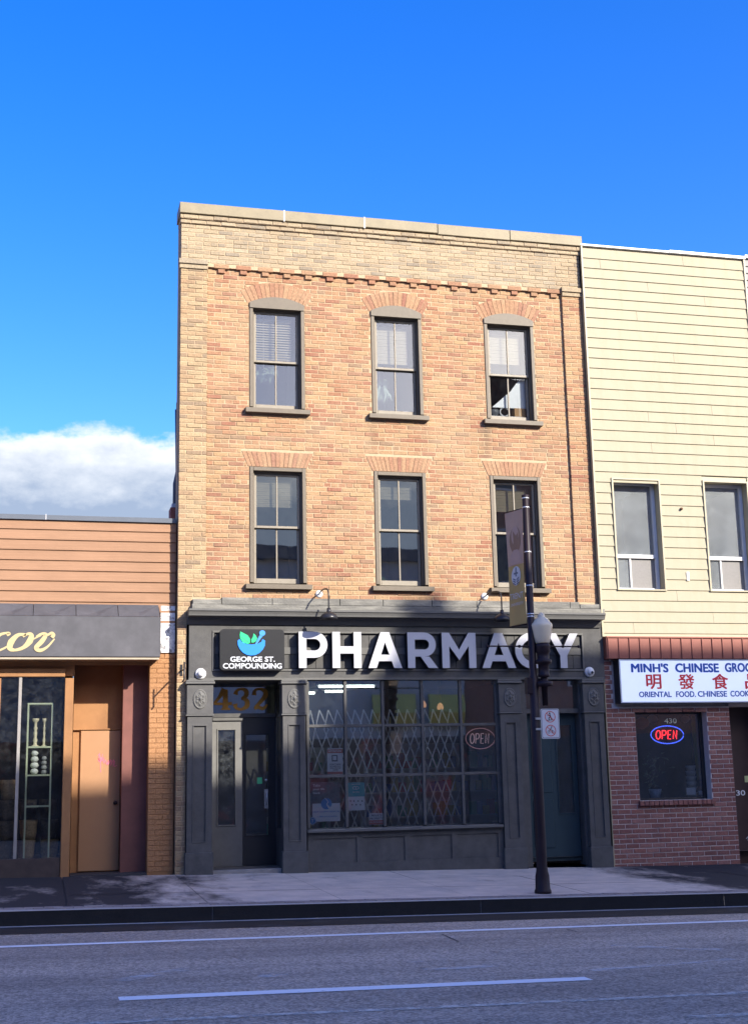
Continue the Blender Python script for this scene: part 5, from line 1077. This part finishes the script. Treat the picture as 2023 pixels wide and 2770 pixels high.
# red metal band in ribbed panels
YR = YG-0.10; rz0, rz1 = fz(3.036, YR), fz(3.358, YR); x = Gx(6.492)
rb0 = MB().box(x, 9.42, YR+0.012, 0.1, rz0, rz1); rb0.box(x-0.004, 9.42, YR-0.02, YR+0.1, rz1+.001, rz1+0.022, 0.003); part(gb, 'band_backing', rb0, m_red)
st = 0.1745; xx = x+0.03-st
while xx < 9.42:
    a, b = max(xx, x), min(xx+st-0.004, 9.42); part(gb, 'band_panel', MB().box(a+.002, b, YR+random.uniform(-.002, .001), YR+0.011, rz0+0.001, rz1-0.001, 0.004), m_red)
    part(gb, 'band_rib', MB().box(b-0.006, b+0.008, YR-0.016, YR+0.0108, rz0+0.002, rz1-0.002, 0.003), m_red); xx += st
# brown brick shopfront
YK = YG+0.02; wx0, wx1, wz0, wz1 = fx(6.945, YK), fx(8.145, YK), fz(0.90, YK), fz(2.245, YK); dx0 = fx(8.535, YK); bx0 = 6.452
bm_ = MB(); wall_holes(bm_, bx0, dx0, -0.4, 2.30, YK+0.008, [(wx0, wx1, wz0, wz1)], 0.2); bm_.quad((dx0, YK+0.008, -0.4), (dx0, 0.6, -0.4), (dx0, 0.6, 3.0), (dx0, YK+0.008, 3.0)); bm_.box(bx0, 9.42, YK+0.06, 0.3, 2.301, 3.04); bm_.box(bx0, fx(6.60, YK), YK+0.008, 0.1, 2.3005, 3.03)
part(gb, 'shopfront_wall', bm_, m_mortar2)
bc = 0.0715; bl = 0.2; i = 0; z = -0.22; cnt = 0
while z < 3.0:
    xe = dx0-0.002 if z+bc < 2.29 else fx(6.60, YK); x = bx0+0.004-(0.105 if i % 2 else 0)
    while x < xe-0.02:
        segs = [(max(x, bx0+0.003), min(x+bl, xe))]
        if z+bc*0.5 > wz0-0.075 and z+bc*0.5 < wz1:
            ns = []
            for s0, s1 in segs:
                if s1 <= wx0 or s0 >= wx1: ns.append((s0, s1))
                else:
                    if s0 < wx0-0.03: ns.append((s0, wx0-0.004))
                    if s1 > wx1+0.03: ns.append((wx1+0.004, s1))
            segs = ns
        for s0, s1 in segs:
            if s1-s0 > 0.03: part(gb, 'brick', MB().box(s0, s1, YK+random.uniform(-.003, .002), YK+0.05, z+0.0055, z+bc-0.0055, 0.004), m_brown); cnt += 1
        x += bl+0.011
    z += bc; i += 1
n = 16
for k in range(n):
    a = wx0-0.03+(wx1-wx0+0.06)*k/n; part(gb, 'sill_brick', MB().box(a+0.004, a+(wx1-wx0+0.06)/n-0.004, YK-0.05, YK+0.19, wz0-0.075, wz0-0.004, 0.004), m_brown)
YW = YK+0.19
fw = MB(); fw.box(wx0, wx0+0.04, YW-0.03, YW+0.03, wz0, wz1, 0.004); fw.box(wx1-0.05, wx1, YW-0.03, YW+0.03, wz0, wz1, 0.004); fw.box(wx0+.041, wx1-.051, YW-0.03, YW+0.03, wz1-0.05, wz1, 0.004); fw.box(wx0+.041, wx1-.051, YW-0.03, YW+0.03, wz0, wz0+0.03, 0.004)
gw = part(gb, 'shop_window', fw, m_black); part(gw, 'pane', MB().quad((wx0, YW, wz0), (wx1, YW, wz0), (wx1, YW, wz1), (wx0, YW, wz1)), m_shopglass)
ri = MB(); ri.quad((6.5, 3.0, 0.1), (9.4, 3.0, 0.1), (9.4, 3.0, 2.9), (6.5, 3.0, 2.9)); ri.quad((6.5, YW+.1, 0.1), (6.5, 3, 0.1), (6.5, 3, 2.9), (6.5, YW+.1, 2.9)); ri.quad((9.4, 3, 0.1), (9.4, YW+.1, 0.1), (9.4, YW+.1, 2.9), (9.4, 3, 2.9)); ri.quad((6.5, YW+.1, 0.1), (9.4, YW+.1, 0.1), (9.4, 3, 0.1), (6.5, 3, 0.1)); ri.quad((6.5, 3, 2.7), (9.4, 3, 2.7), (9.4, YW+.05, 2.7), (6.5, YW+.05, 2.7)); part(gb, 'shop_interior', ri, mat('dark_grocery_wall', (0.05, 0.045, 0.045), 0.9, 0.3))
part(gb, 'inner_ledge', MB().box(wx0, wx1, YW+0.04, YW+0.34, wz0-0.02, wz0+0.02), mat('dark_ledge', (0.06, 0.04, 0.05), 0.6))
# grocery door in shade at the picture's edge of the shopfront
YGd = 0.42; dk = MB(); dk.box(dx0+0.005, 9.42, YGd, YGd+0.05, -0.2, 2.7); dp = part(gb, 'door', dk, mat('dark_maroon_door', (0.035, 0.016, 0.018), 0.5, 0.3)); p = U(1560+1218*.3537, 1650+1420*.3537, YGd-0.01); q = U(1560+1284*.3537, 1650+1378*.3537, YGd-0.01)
part(dp, 'number', text_fit('30', p[0], q[0], p[1], q[1], YGd-0.004, bold=0.01), m_pap); part(dp, 'notice', MB().box(q[0]+0.01, q[0]+0.16, YGd-0.004, YGd-0.001, q[1]+0.12, q[1]+0.22), mat('yellow_green_notice', (0.5, 0.55, 0.25), 0.6))
tn = MB(); rg = random.Random(5)
for k in range(9):
    a_ = (q[0]+rg.uniform(-0.05, 0.2), p[1]-0.12-k*0.09); tn.ribbon([(a_[0], a_[1]), (a_[0]+0.04, a_[1]+0.03), (a_[0]+0.03, a_[1]-0.03), (a_[0]+0.09, a_[1]-0.02)], 0.008, YGd-0.004-0.0005*k, 0.0003, 4)
part(dp, 'graffiti', tn, m_pap, label='white scribbled marks down the dark door')
# light box sign
YX = YG-0.14; s0 = U(1560+318*.3537, 1650+378*.3537, YX); s1z = U(1560+340*.3537, 1650+712*.3537, YX)[1]
gs = thing('grocery_sign', 'white light box sign with blue and red lettering above the brown brick shop', 'sign', (8.2, YX, s1z)); sx0, sx1 = s0[0], 9.75
part(gs, 'cabinet', MB().box(sx0, sx1, YX+0.012, YG+0.075, s1z, s0[1], 0.004), m_black)
part(gs, 'frame', MB().box(sx0, sx1, YX-0.004, YX+0.011, s0[1]-0.018, s0[1]).box(sx0, sx1, YX-0.004, YX+0.011, s1z, s1z+0.018).box(sx0, sx0+0.018, YX-0.004, YX+0.011, s1z+.0185, s0[1]-.0185).box(sx1-.018, sx1, YX-0.004, YX+0.011, s1z+.0185, s0[1]-.0185), mat('sign_frame', (0.5, 0.55, 0.6), 0.4))
part(gs, 'face', MB().box(sx0+.0185, sx1-.0185, YX, YX+0.01, s1z+.0185, s0[1]-.0185), mat('white_sign_face', (0.70, 0.76, 0.86), 0.35, 0.02, emit=(0.75, 0.85, 1.0), estr=0.22))
m_sb = mat('sign_blue', (0.012, 0.085, 0.42), 0.4); m_sr = mat('sign_red', (0.72, 0.035, 0.05), 0.4)
def Xp(a, b): return U(1560+a*.3537, 1650+b*.3537, YX)
for body, a, b in (("MINH'S", (413, 478), (695, 408)), ('CHINESE', (750, 478), (1080, 408))): p, q = Xp(*a), Xp(*b); part(gs, 'lettering', text_fit(body, p[0], q[0], p[1], q[1], YX-0.003, bold=0.042, ext=0.002), m_sb)
p, q = Xp(1130, 476), Xp(1310, 405); part(gs, 'lettering', text_fit('GROCERY', p[0], p[0]+(q[0]-p[0])*1.78, p[1], q[1], YX-0.003, bold=0.042, ext=0.002), m_sb)
for body, a, b in (('ORIENTAL', (473, 668), (720, 623)), ('FOOD.', (757, 667), (905, 621)), ('CHINESE', (922, 665), (1143, 619))): p, q = Xp(*a), Xp(*b); part(gs, 'lettering', text_fit(body, p[0], q[0], p[1], q[1], YX-0.003, bold=0.03, ext=0.002), m_sb)
p, q = Xp(1172, 663), Xp(1308, 617); part(gs, 'lettering', text_fit('COOKING', p[0], p[0]+(q[0]-p[0])*1.6, p[1], q[1], YX-0.003, bold=0.03, ext=0.002), m_sb)
for chh, a, b in (('\u660e', (530, 606), (640, 492)), ('\u767c', (776, 606), (892, 490)), ('\u98df', (1035, 606), (1150, 488)), ('\u54c1', (1285, 604), (1400, 488))): p, q = Xp(*a), Xp(*b); part(gs, 'character', text_fit(chh, p[0], q[0], p[1], q[1], YX-0.003, bold=0.022, ext=0.002), m_sr)
# things in the grocery window
cx_, cz_ = U(1560+680*.3537, 1650+955*.3537, YW+0.1)
neon('open_sign', 'lit red OPEN neon sign with a blue oval in the brown brick shop window', cx_, cz_, YW+0.05, 0.275, 0.135, mat('red_neon', (1, 0.1, 0.1), 0.4, emit=(1.0, 0.03, 0.04), estr=1.1), mat('blue_neon', (0.2, 0.3, 1), 0.4, emit=(0.05, 0.12, 1.0), estr=0.8), 0.0085)
p, q = U(1560+668*.3537, 1650+868*.3537, YW-.006), U(1560+760*.3537, 1650+828*.3537, YW-.006); part(gw, 'number', text_fit('430', p[0], q[0], p[1], q[1], YW-0.004, bold=0.01), mat('cream_number', (0.6, 0.6, 0.48), 0.5))
def In(a, b, y): return U(1560+a*.3537, 1650+b*.3537, y)
p, q = In(915, 1300, 0.55), In(975, 810, 0.55); cu = MB(); 
for k in range(6): xa = p[0]+(q[0]-p[0])*k/6; cu.add([(xa, 0.55+0.03*(k % 2), p[1]), (xa+(q[0]-p[0])/6, 0.55+0.03*((k+1) % 2), p[1]), (xa+(q[0]-p[0])/6-0.03, 0.55+0.03*((k+1) % 2), q[1]), (xa-0.03, 0.55+0.03*(k % 2), q[1])], [(0, 1, 2, 3)], False)
tag(obj('curtain', cu, mat('yellow_curtain', (0.42, 0.40, 0.05), 0.8)), 'yellow curtain gathered at the side of the grocery window', 'curtain')
for (a, b, c, d, lab, m) in ((838, 1415, 905, 1362, 'pale blue card standing on the grocery window ledge', m_pap), (930, 1413, 985, 1382, 'small white card in a blue holder on the grocery window ledge', m_pap)):
    p, q = In(a, b, YW+0.1), In(c, d, YW+0.1); tag(obj('card', MB().box(p[0], q[0], YW+0.1, YW+0.104, max(p[1], wz0+0.021), q[1]), m), lab, 'card')
t = thing('plant_stand', 'white cups and leafy plants crowded in the middle of the grocery window', 'plant', (7.5, 0.45, wz0+0.02)); fo = MB(); rg = random.Random(9)
for k in range(60):
    a_, b_ = 7.42+rg.gauss(0, 0.11), wz0+0.15+rg.uniform(0, 0.55); r1 = rg.uniform(0.025, 0.055); an = rg.uniform(0, 6.28); fo.add([(a_, 0.5+rg.uniform(-.08, .08), b_), (a_+r1*math.cos(an), 0.46, b_+r1*math.sin(an)), (a_+2*r1*math.cos(an+.2), 0.47, b_+2*r1*math.sin(an+.2)), (a_+r1*math.cos(an+.6), 0.48, b_+r1*math.sin(an+.6))], [(0, 1, 2, 3)])
part(t, 'leaves', fo, mat('window_plant_leaf', (0.12, 0.15, 0.10), 0.5, 0.5, 30)); part(t, 'pot', MB().lathe([(0.07, 0), (0.10, 0.14), (0.0, 0.14)], (7.44, 0.5, wz0+0.02), 16), mat('blue_white_pot', (0.35, 0.42, 0.55), 0.4, 0.4, 25))
for k, (a, b, lab) in enumerate((((800, 1400), (860, 1190), 'tall stack of white cups at the back of the grocery ledge'),)):
    p, q = In(*a, 0.62), In(*b, 0.62); r_ = (q[0]-p[0])/2; h_ = q[1]-wz0-0.02; t2 = thing('cup_stack', lab, 'cups', ((p[0]+q[0])/2, 0.44, wz0+0.021)); n_ = 6
    for j in range(n_): part(t2, 'cup', MB().lathe([(r_*0.75, 0), (r_, h_/n_-0.002), (0.0, h_/n_-0.002)], ((p[0]+q[0])/2, 0.44, wz0+0.021+j*h_/n_), 16), mat('dull_white_cup', (0.45, 0.45, 0.42), 0.5))
for (a, b, lab, c) in (((575, 835), 0.09, 'white paper lantern high behind the grocery glass', (0.35, 0.36, 0.38)), ((825, 835), 0.075, 'pale paper lantern beside the number on the grocery glass', (0.38, 0.33, 0.33)), ((495, 865), 0.12, 'red paper decoration in the upper corner of the grocery window', (0.35, 0.04, 0.03))):
    p = In(*a, 0.6); t2 = thing('paper_lantern', lab, 'lantern', (p[0], 0.6, p[1])); part(t2, 'shade', MB().lathe([(0.02, b*0.8), (b*0.8, b*0.45), (b, 0), (b*0.8, -b*0.45), (0.02, -b*0.8)], (p[0], 0.6, p[1]), 16), mat('lantern_%d' % int(b*1000), c, 0.7)); part(t2, 'cord', MB().tube([(p[0], 0.6, p[1]+b*0.8), (p[0], 0.6, 2.7)], 0.004), m_black)

# neighbour beyond: a sliver of grey shingled wall
gy = thing('grey_building', 'grey shingled building beyond the cream siding', 'building', (12.0, -0.1, -0.1)); ga = U(2000.5, 700, -0.05)[0]; gt = U(2010, 694, -0.05)[1]
part(gy, 'wall', MB().box(max(ga, g1+0.012), 17, -0.03, 12, -0.4, gt-0.03), m_grey); part(gy, 'roof_edge', MB().box(max(ga, g1+0.012)-0.004, 17, -0.09, 0.3, gt-0.028, gt+0.02, 0.003), m_vinyl)
z = gt-0.05
for k in range(24): part(gy, 'shingle_row', MB().profile([(-0.032, z), (-0.036, z), (-0.055, z-0.118), (-0.032, z-0.12)], g1+0.013, 17), m_grey); z -= 0.125
part(gy, 'lower_wall', MB().box(g1+0.012, 17, -0.06, -0.031, -0.4, z+0.004), mat('grey_render', (0.3, 0.29, 0.28), 0.8))

# ------------------------------------------------------------------ lamp post with banner and signs
PYY = -3.55
def Pp(a, b, y=PYY): return U(1350+a*300/998, 1320+b*300/998, y)
m_post = mat('plum_brown_post_paint', (0.022, 0.014, 0.018), 0.45, 0.15, 6, spec=0.2)
m_band = mat('steel_strap', (0.6, 0.6, 0.6), 0.35, metal=0.7)
px = Pp(283, 1200)[0]; ztop_ = Pp(262, 64)[1]; gpz = gz(px, PYY)
post = thing('lamp_post', 'plum-brown street lamp post with an acorn lantern and planter crossarm', 'lamp post', (px, PYY, gpz))
sc_ = 300/998/ (CF/ (15.25))                               # metres per close-up pixel at the post
part(post, 'pole', MB().lathe([(0.10, 0.0), (0.10, 0.03), (0.088, 0.05), (0.082, 0.20), (0.070, 0.25), (0.062, 0.32), (0.060, 0.9), (0.058, Pp(0, 1700)[1]-gpz), (0.045, Pp(0, 1690)[1]-gpz), (0.041, ztop_-gpz-0.02), (0.041, ztop_-gpz)], (px, PYY, gpz), 20), m_post)
part(post, 'pole_cap', MB().lathe([(0.044, -0.03), (0.047, -0.028), (0.047, -0.003), (0.0, 0.008)], (px, PYY, ztop_), 20), m_post)
for b in (95, 178, 578, 880, 1135, 1158): z = Pp(280, b)[1]; part(post, 'strap', MB().lathe([(0.0425, -0.008), (0.0465, -0.007), (0.0465, 0.007), (0.0425, 0.008)], (px, PYY, z), 20), m_band)
z = Pp(280, 1425)[1]; xa, xb = Pp(-110, 1400)[0], Pp(712, 1432)[0]
part(post, 'crossarm', MB().tube([(xa, PYY, z), (px, PYY, z), (xb, PYY, z)], 0.009).lathe([(0.0, -0.02), (0.014, -0.01), (0.014, 0.01), (0.0, 0.02)], (xa, PYY, z), 10).lathe([(0.0, -0.02), (0.016, -0.01), (0.016, 0.01), (0.0, 0.02)], (xb, PYY, z), 10).lathe([(0.0, -0.02), (0.018, -0.012), (0.018, 0.012), (0.0, 0.02)], (Pp(572, 1430)[0], PYY, z), 10).lathe([(0.0, -0.02), (0.018, -0.012), (0.018, 0.012), (0.0, 0.02)], (Pp(180, 1425)[0], PYY, z), 10), m_post)
lxx = Pp(372, 1300)[0]; YLn = PYY-0.04
def lz(b): return Pp(372, b, YLn)[1]
k = sc_
part(post, 'lantern_stem', MB().lathe([(26*k, lz(1960)-lz(1960)), (30*k, lz(1790)-lz(1960)), (78*k, lz(1785)-lz(1960)), (80*k, lz(1745)-lz(1960)), (34*k, lz(1735)-lz(1960)), (32*k, lz(1705)-lz(1960)), (56*k, lz(1700)-lz(1960)), (54*k, lz(1675)-lz(1960)), (50*k, lz(1670)-lz(1960)), (52*k, lz(1585)-lz(1960)), (78*k, lz(1580)-lz(1960)), (78*k, lz(1548)-lz(1960)), (56*k, lz(1540)-lz(1960)), (58*k, lz(1488)-lz(1960)), (72*k, lz(1475)-lz(1960)), (66*k, lz(1445)-lz(1960)), (74*k, lz(1430)-lz(1960)), (66*k, lz(1402)-lz(1960)), (0, lz(1402)-lz(1960))], (lxx, YLn, lz(1960)), 24), m_post)
m_lamp = mat('frosted_acorn_glass', (0.75, 0.65, 0.46), 0.25, 0.04, 4, spec=0.6); m_lamp.node_tree.nodes['Principled BSDF'].inputs['Transmission Weight'].default_value = 0.15
part(post, 'lantern', MB().lathe([(62*k, lz(1400)-lz(1400)), (70*k, lz(1390)-lz(1400)), (84*k, lz(1330)-lz(1400)), (98*k, lz(1262)-lz(1400)), (102*k, lz(1235)-lz(1400)), (96*k, lz(1222)-lz(1400)), (80*k, lz(1205)-lz(1400)), (70*k, lz(1188)-lz(1400)), (50*k, lz(1172)-lz(1400)), (34*k, lz(1160)-lz(1400)), (36*k, lz(1150)-lz(1400)), (26*k, lz(1132)-lz(1400)), (10*k, lz(1122)-lz(1400)), (0, lz(1119)-lz(1400))], (lxx, YLn, lz(1400)), 32), m_lamp)
part(post, 'bracket', MB().box(px, lxx, PYY-0.03, PYY+0.03, lz(1770), lz(1712)).box(Pp(238, 1700)[0], px-0.03, PYY-0.05, PYY+0.05, lz(1850), lz(1705), 0.004), m_post)
# banner hanging back towards the building
bn0 = Vector((px-0.05, PYY, 0)); bx_, by_ = -0.095, 0.35
zt1, zb1 = Pp(235, 185)[1], Pp(258, 1215)[1]
ban = thing('street_banner', 'tan and mauve cloth street banner hanging from the lamp post', 'banner', (px-0.05, PYY, zb1))
def BN(s, t, off=0.0):                                      # s across from the pole, t up
    nx, ny = -by_, bx_; l = math.hypot(nx, ny); w_ = 0.012*math.sin(s*3.0+t*4)
    nx, ny = nx/l, ny/l
    if ny > 0: nx, ny = -nx, -ny
    return (bn0.x+bx_*s+nx*(off+w_), bn0.y+by_*s+ny*(off+w_), zb1+(zt1-zb1)*t)
def bsheet(s0, s1, t0, t1, off, n=6, m_=14):
    v = [BN(s0+(s1-s0)*i/n, t0+(t1-t0)*j/m_, off) for j in range(m_+1) for i in range(n+1)]; f = [(j*(n+1)+i, j*(n+1)+i+1, (j+1)*(n+1)+i+1, (j+1)*(n+1)+i) for j in range(m_) for i in range(n)]; mb = MB(); mb.add(v, f, True); return mb
def bpoly(pts, off): mb = MB(); mb.add([BN(a, b, off) for a, b in pts], [tuple(range(len(pts)))]); return mb
m_tanban = mat('tan_banner_cloth', (0.50, 0.33, 0.11), 0.8, 0.08, 6); m_mauve = mat('faded_mauve_print', (0.55, 0.35, 0.23), 0.8, 0.10, 5); m_face2 = mat('faded_portrait_print', (0.52, 0.34, 0.25), 0.8, 0.05); m_hair = mat('faded_brown_print', (0.33, 0.19, 0.11), 0.8, 0.1)
part(ban, 'cloth', bsheet(0, 1, 0, 0.52, 0), m_tanban); part(ban, 'printed_cloth', bsheet(0, 1, 0.52, 1, 0), m_mauve)
part(ban, 'portrait', bpoly([(0.5+0.34*math.cos(R_(q)), 0.74+0.12*math.sin(R_(q))) for q in range(0, 360, 20)], 0.003), m_hair)
part(ban, 'portrait', bpoly([(0.5+0.22*math.cos(R_(q)), 0.78+0.085*math.sin(R_(q))) for q in range(0, 360, 20)], 0.005), m_face2)
part(ban, 'portrait', bpoly([(0.12, 0.525), (0.9, 0.525), (0.85, 0.60), (0.62, 0.66), (0.38, 0.66), (0.16, 0.60)], 0.004), m_face2)
m_ban = mat('banner_white_print', (0.62, 0.60, 0.56), 0.8); part(ban, 'emblem', bpoly([(0.5+0.30*math.cos(R_(q)), 0.425+0.085*math.sin(R_(q))) for q in range(0, 360, 15)], 0.005), m_ban)
m_em = mat('emblem_ink', (0.16, 0.17, 0.19), 0.8)
for (a, b, c, d) in ((0.46, 0.54, 0.42, 0.50), (0.36, 0.64, 0.44, 0.455)): part(ban, 'emblem_mark', bpoly([(a, c), (b, c), (b, d), (a, d)], 0.007 if a > .4 else 0.0075), m_em)
for j in range(3):
    for s_ in (-1, 1): part(ban, 'emblem_mark', bpoly([(0.5+s_*0.03, 0.395-j*0.02), (0.5+s_*0.2, 0.412-j*0.02), (0.5+s_*0.2, 0.400-j*0.02), (0.5+s_*0.03, 0.383-j*0.02)], 0.007), m_em)
def btext(s, s0, s1, t0, t1):
    mb = text_fit(s, s0, s1, t0, t1, 0, bold=0.0); mb.v = [BN(1-v[0], v[2], 0.006) for v in mb.v]; part(ban, 'lettering', mb, m_ban)
btext('TRENT', 0.08, 0.92, 0.225, 0.275); btext('UNIVERSITY', 0.12, 0.9, 0.165, 0.19)
part(ban, 'banner_rod', MB().tube([(px, PYY, zt1+0.008), BN(1.03, 1.006)], 0.009), m_post); part(ban, 'banner_rod', MB().tube([(px, PYY, zb1-0.006), BN(1.03, -0.006)], 0.009), m_post)
# sign plate: no skateboards, no cycles
YQ = PYY-0.075
def Q(a, b): return U(1000+a*640/1652, 1650+b*640/1652, YQ)
qa, qb = Q(1190, 690), Q(1328, 898); ns = thing('prohibition_sign', 'white plate with two red prohibition circles fixed to the lamp post', 'sign', ((qa[0]+qb[0])/2, YQ, qb[1]))
part(ns, 'plate', MB().prism(rrect(qa[0], qb[0], qb[1], qa[1], 0.022), YQ, YQ+0.004), m_white); part(ns, 'border', MB().prism(rrect(qa[0]+0.008, qb[0]-0.008, qb[1]+0.008, qa[1]-0.008, 0.018), YQ-0.0012, YQ-0.0005), m_black); part(ns, 'face', MB().prism(rrect(qa[0]+0.013, qb[0]-0.013, qb[1]+0.013, qa[1]-0.013, 0.015), YQ-0.0024, YQ-0.0014), m_white)
part(ns, 'clamp', MB().box(px-0.02, qa[0]+0.08, YQ+0.005, PYY-0.04, (qa[1]+qb[1])/2+0.05, (qa[1]+qb[1])/2+0.075).box(px-0.02, qa[0]+0.08, YQ+0.005, PYY-0.04, (qa[1]+qb[1])/2-0.075, (qa[1]+qb[1])/2-0.05), m_band)
m_sgr = mat('sign_ring_red', (0.55, 0.07, 0.05), 0.5); cxq = (qa[0]+qb[0])/2; hq = qa[1]-qb[1]
for jj, cq in enumerate((qa[1]-hq*0.27, qb[1]+hq*0.27)):
    rr = 0.068; rg_ = MB(); ring(rg_, cxq, cq, rr, rr, 0.009, YQ-0.0040, 0.001); part(ns, 'red_ring', rg_, m_sgr)
    part(ns, 'red_slash', MB().ribbon([(cxq-rr*0.66, cq+rr*0.66), (cxq+rr*0.66, cq-rr*0.66)], 0.008, YQ-0.0052, 0.001, 1), m_sgr)
    f_ = MB()
    if jj == 0: f_.prism(ell(cxq-0.005, cq+0.042, 0.010, 0.010, 12), YQ-0.0038, YQ-0.0028); f_.ribbon([(cxq-0.004, cq+0.03), (cxq+0.004, cq), (cxq+0.02, cq-0.03)], 0.014, YQ-0.0036, 0.0008, 4); f_.ribbon([(cxq+0.0, cq+0.015), (cxq-0.035, cq+0.02)], 0.008, YQ-0.0034, 0.0006, 1); f_.ribbon([(cxq+0.0, cq), (cxq-0.018, cq-0.02), (cxq-0.01, cq-0.035)], 0.010, YQ-0.0032, 0.0004, 4); f_.ribbon([(cxq-0.04, cq-0.042), (cxq+0.04, cq-0.036)], 0.007, YQ-0.003, 0.0003, 1)
    else:
        for s_ in (-1, 1): ring(f_, cxq+s_*0.026, cq-0.016, 0.018, 0.018, 0.005, YQ-0.0036, 0.0008, 16)
        f_.ribbon([(cxq-0.026, cq-0.016), (cxq-0.006, cq+0.01), (cxq+0.018, cq+0.008), (cxq+0.026, cq-0.016)], 0.006, YQ-0.0034, 0.0006, 1); f_.ribbon([(cxq-0.006, cq+0.012), (cxq+0.01, cq+0.035)], 0.010, YQ-0.0032, 0.0004, 1); f_.prism(ell(cxq+0.014, cq+0.044, 0.008, 0.008, 10), YQ-0.003, YQ-0.0026)
    part(ns, 'pictogram', f_, m_black)

# ------------------------------------------------------------------ buildings across the street: they shade the shopfronts and show in the glass
OY = -22.0
def shade_pt(x, z): t = (OY-(-0.06))/SUN.y; return x+SUN.x*t, z+SUN.z*t      # roof point whose shadow edge falls on (x, z) of the shopfront
prof = [(-2.85, 1.74), (3.30, 1.76), (3.30, 3.20), (11.5, 3.16)]
opp = [shade_pt(*p) for p in prof]
top_p = [shade_pt(*p) for p in [(3.34, 3.15), (3.34, 3.64), (3.42, 3.64), (3.42, 3.98), (3.60, 3.98), (3.60, 3.72), (3.85, 3.72), (3.85, 4.12), (4.02, 4.12), (4.02, 3.66), (4.78, 3.66), (4.80, 3.15)]]
ob = thing('tall_brick_block', 'tall brick block across the street with a stepped roofline and chimneys', 'building', (opp[2][0], OY, -1.0))
mbk = brick_mat('far_brick', [(0.0, (0.30, 0.16, 0.11)), (1.0, (0.34, 0.2, 0.14))], dirt_amt=0.3)
xs_b = 12.8; part(ob, 'wall', MB().prism([(opp[0][0], -1.5), (xs_b-0.002, -1.5), (xs_b-0.002, opp[0][1]), opp[0]], OY-2.5, OY), mbk); part(ob, 'wall', MB().prism([(xs_b, -1.5), (opp[1][0]-0.002, -1.5), (opp[1][0]-0.002, opp[1][1]), (xs_b, opp[0][1])], OY-9.0, OY), mbk); part(ob, 'wall', MB().prism([(opp[1][0], -1.5), (opp[-1][0], -1.5), opp[3], opp[2]], OY-8.0, OY), mbk)
part(ob, 'roof_parapet', MB().prism(top_p, OY-0.45, OY-0.001), mbk)
m_opane = mat('far_window_glass', (0.05, 0.07, 0.09), 0.1, 0.2, spec=0.8); m_ofr = mat('far_window_frame', (0.55, 0.53, 0.5), 0.6)
x = opp[0][0]+1
while x < opp[-1][0]-2:
    for z in (4.2, 7.6, 10.8):
        w_ = part(ob, 'window', MB().box(x, x+1.2, OY+0.001, OY+0.04, z, z+1.9), m_ofr)
        part(w_, 'pane', MB().box(x+0.08, x+1.12, OY+0.041, OY+0.05, z+0.08, z+1.82), m_opane)
    x += 2.6
part(ob, 'shopfront', MB().box(opp[0][0], opp[-1][0], OY+0.001, OY+0.2, -0.8, 2.6), mat('far_shopfront', (0.1, 0.1, 0.1), 0.4, 0.4, 1))
lo_x1 = opp[0][0]-0.02; 
ol = thing('low_render_shop', 'low grey rendered shop across the street with a yellow fascia sign', 'building', (0.0, OY, -1.0))
part(ol, 'wall', MB().box(-30, lo_x1, OY-9, OY-0.001, -1.5, 8.6), mat('far_render', (0.5, 0.48, 0.44), 0.8, 0.15, 1.5))
part(ol, 'parapet', MB().box(-30, lo_x1, OY, OY+0.15, 8.3, 8.75), mat('far_parapet', (0.2, 0.19, 0.18), 0.8))
part(ol, 'shopfront', MB().box(-30, lo_x1, OY+0.0, OY+0.1, -0.8, 2.6), mat('far_glass_front', (0.05, 0.05, 0.06), 0.2, 0.5, 0.8, col2=(0.30, 0.05, 0.05), c2s=0.6, c2lo=0.55, c2hi=0.6))
for x0_, x1_ in ((8.3, 9.7), (10.1, 11.3)):
    part(ol, 'fascia_sign', MB().box(x0_, x1_, OY+0.101, OY+0.25, 2.95, 3.95), mat('yellow_sign_board', (0.62, 0.60, 0.18), 0.5, 0.1, 2))
    part(ol, 'sign_stripe', MB().box(x0_, x1_, OY+0.251, OY+0.26, 2.98, 3.35), mat('orange_sign_stripe', (0.60, 0.40, 0.06), 0.5, 0.2, 5))
for x in range(-26, int(lo_x1)-2, 3):
    w_ = part(ol, 'window', MB().box(x, x+1.2, OY+0.001, OY+0.05, 5.4, 7.3), m_ofr); part(w_, 'pane', MB().box(x+.08, x+1.12, OY+0.051, OY+0.06, 5.48, 7.22), m_opane)
obj('far_pavement', MB().quad((XL, OY, 0.0-0.018*XL*0), (XR, OY, -0.9), (XR, -18.0, rz(XR, 0)+0.12), (XL, -18.0, rz(XL, 0)+0.12)), m_walk, kind='structure')
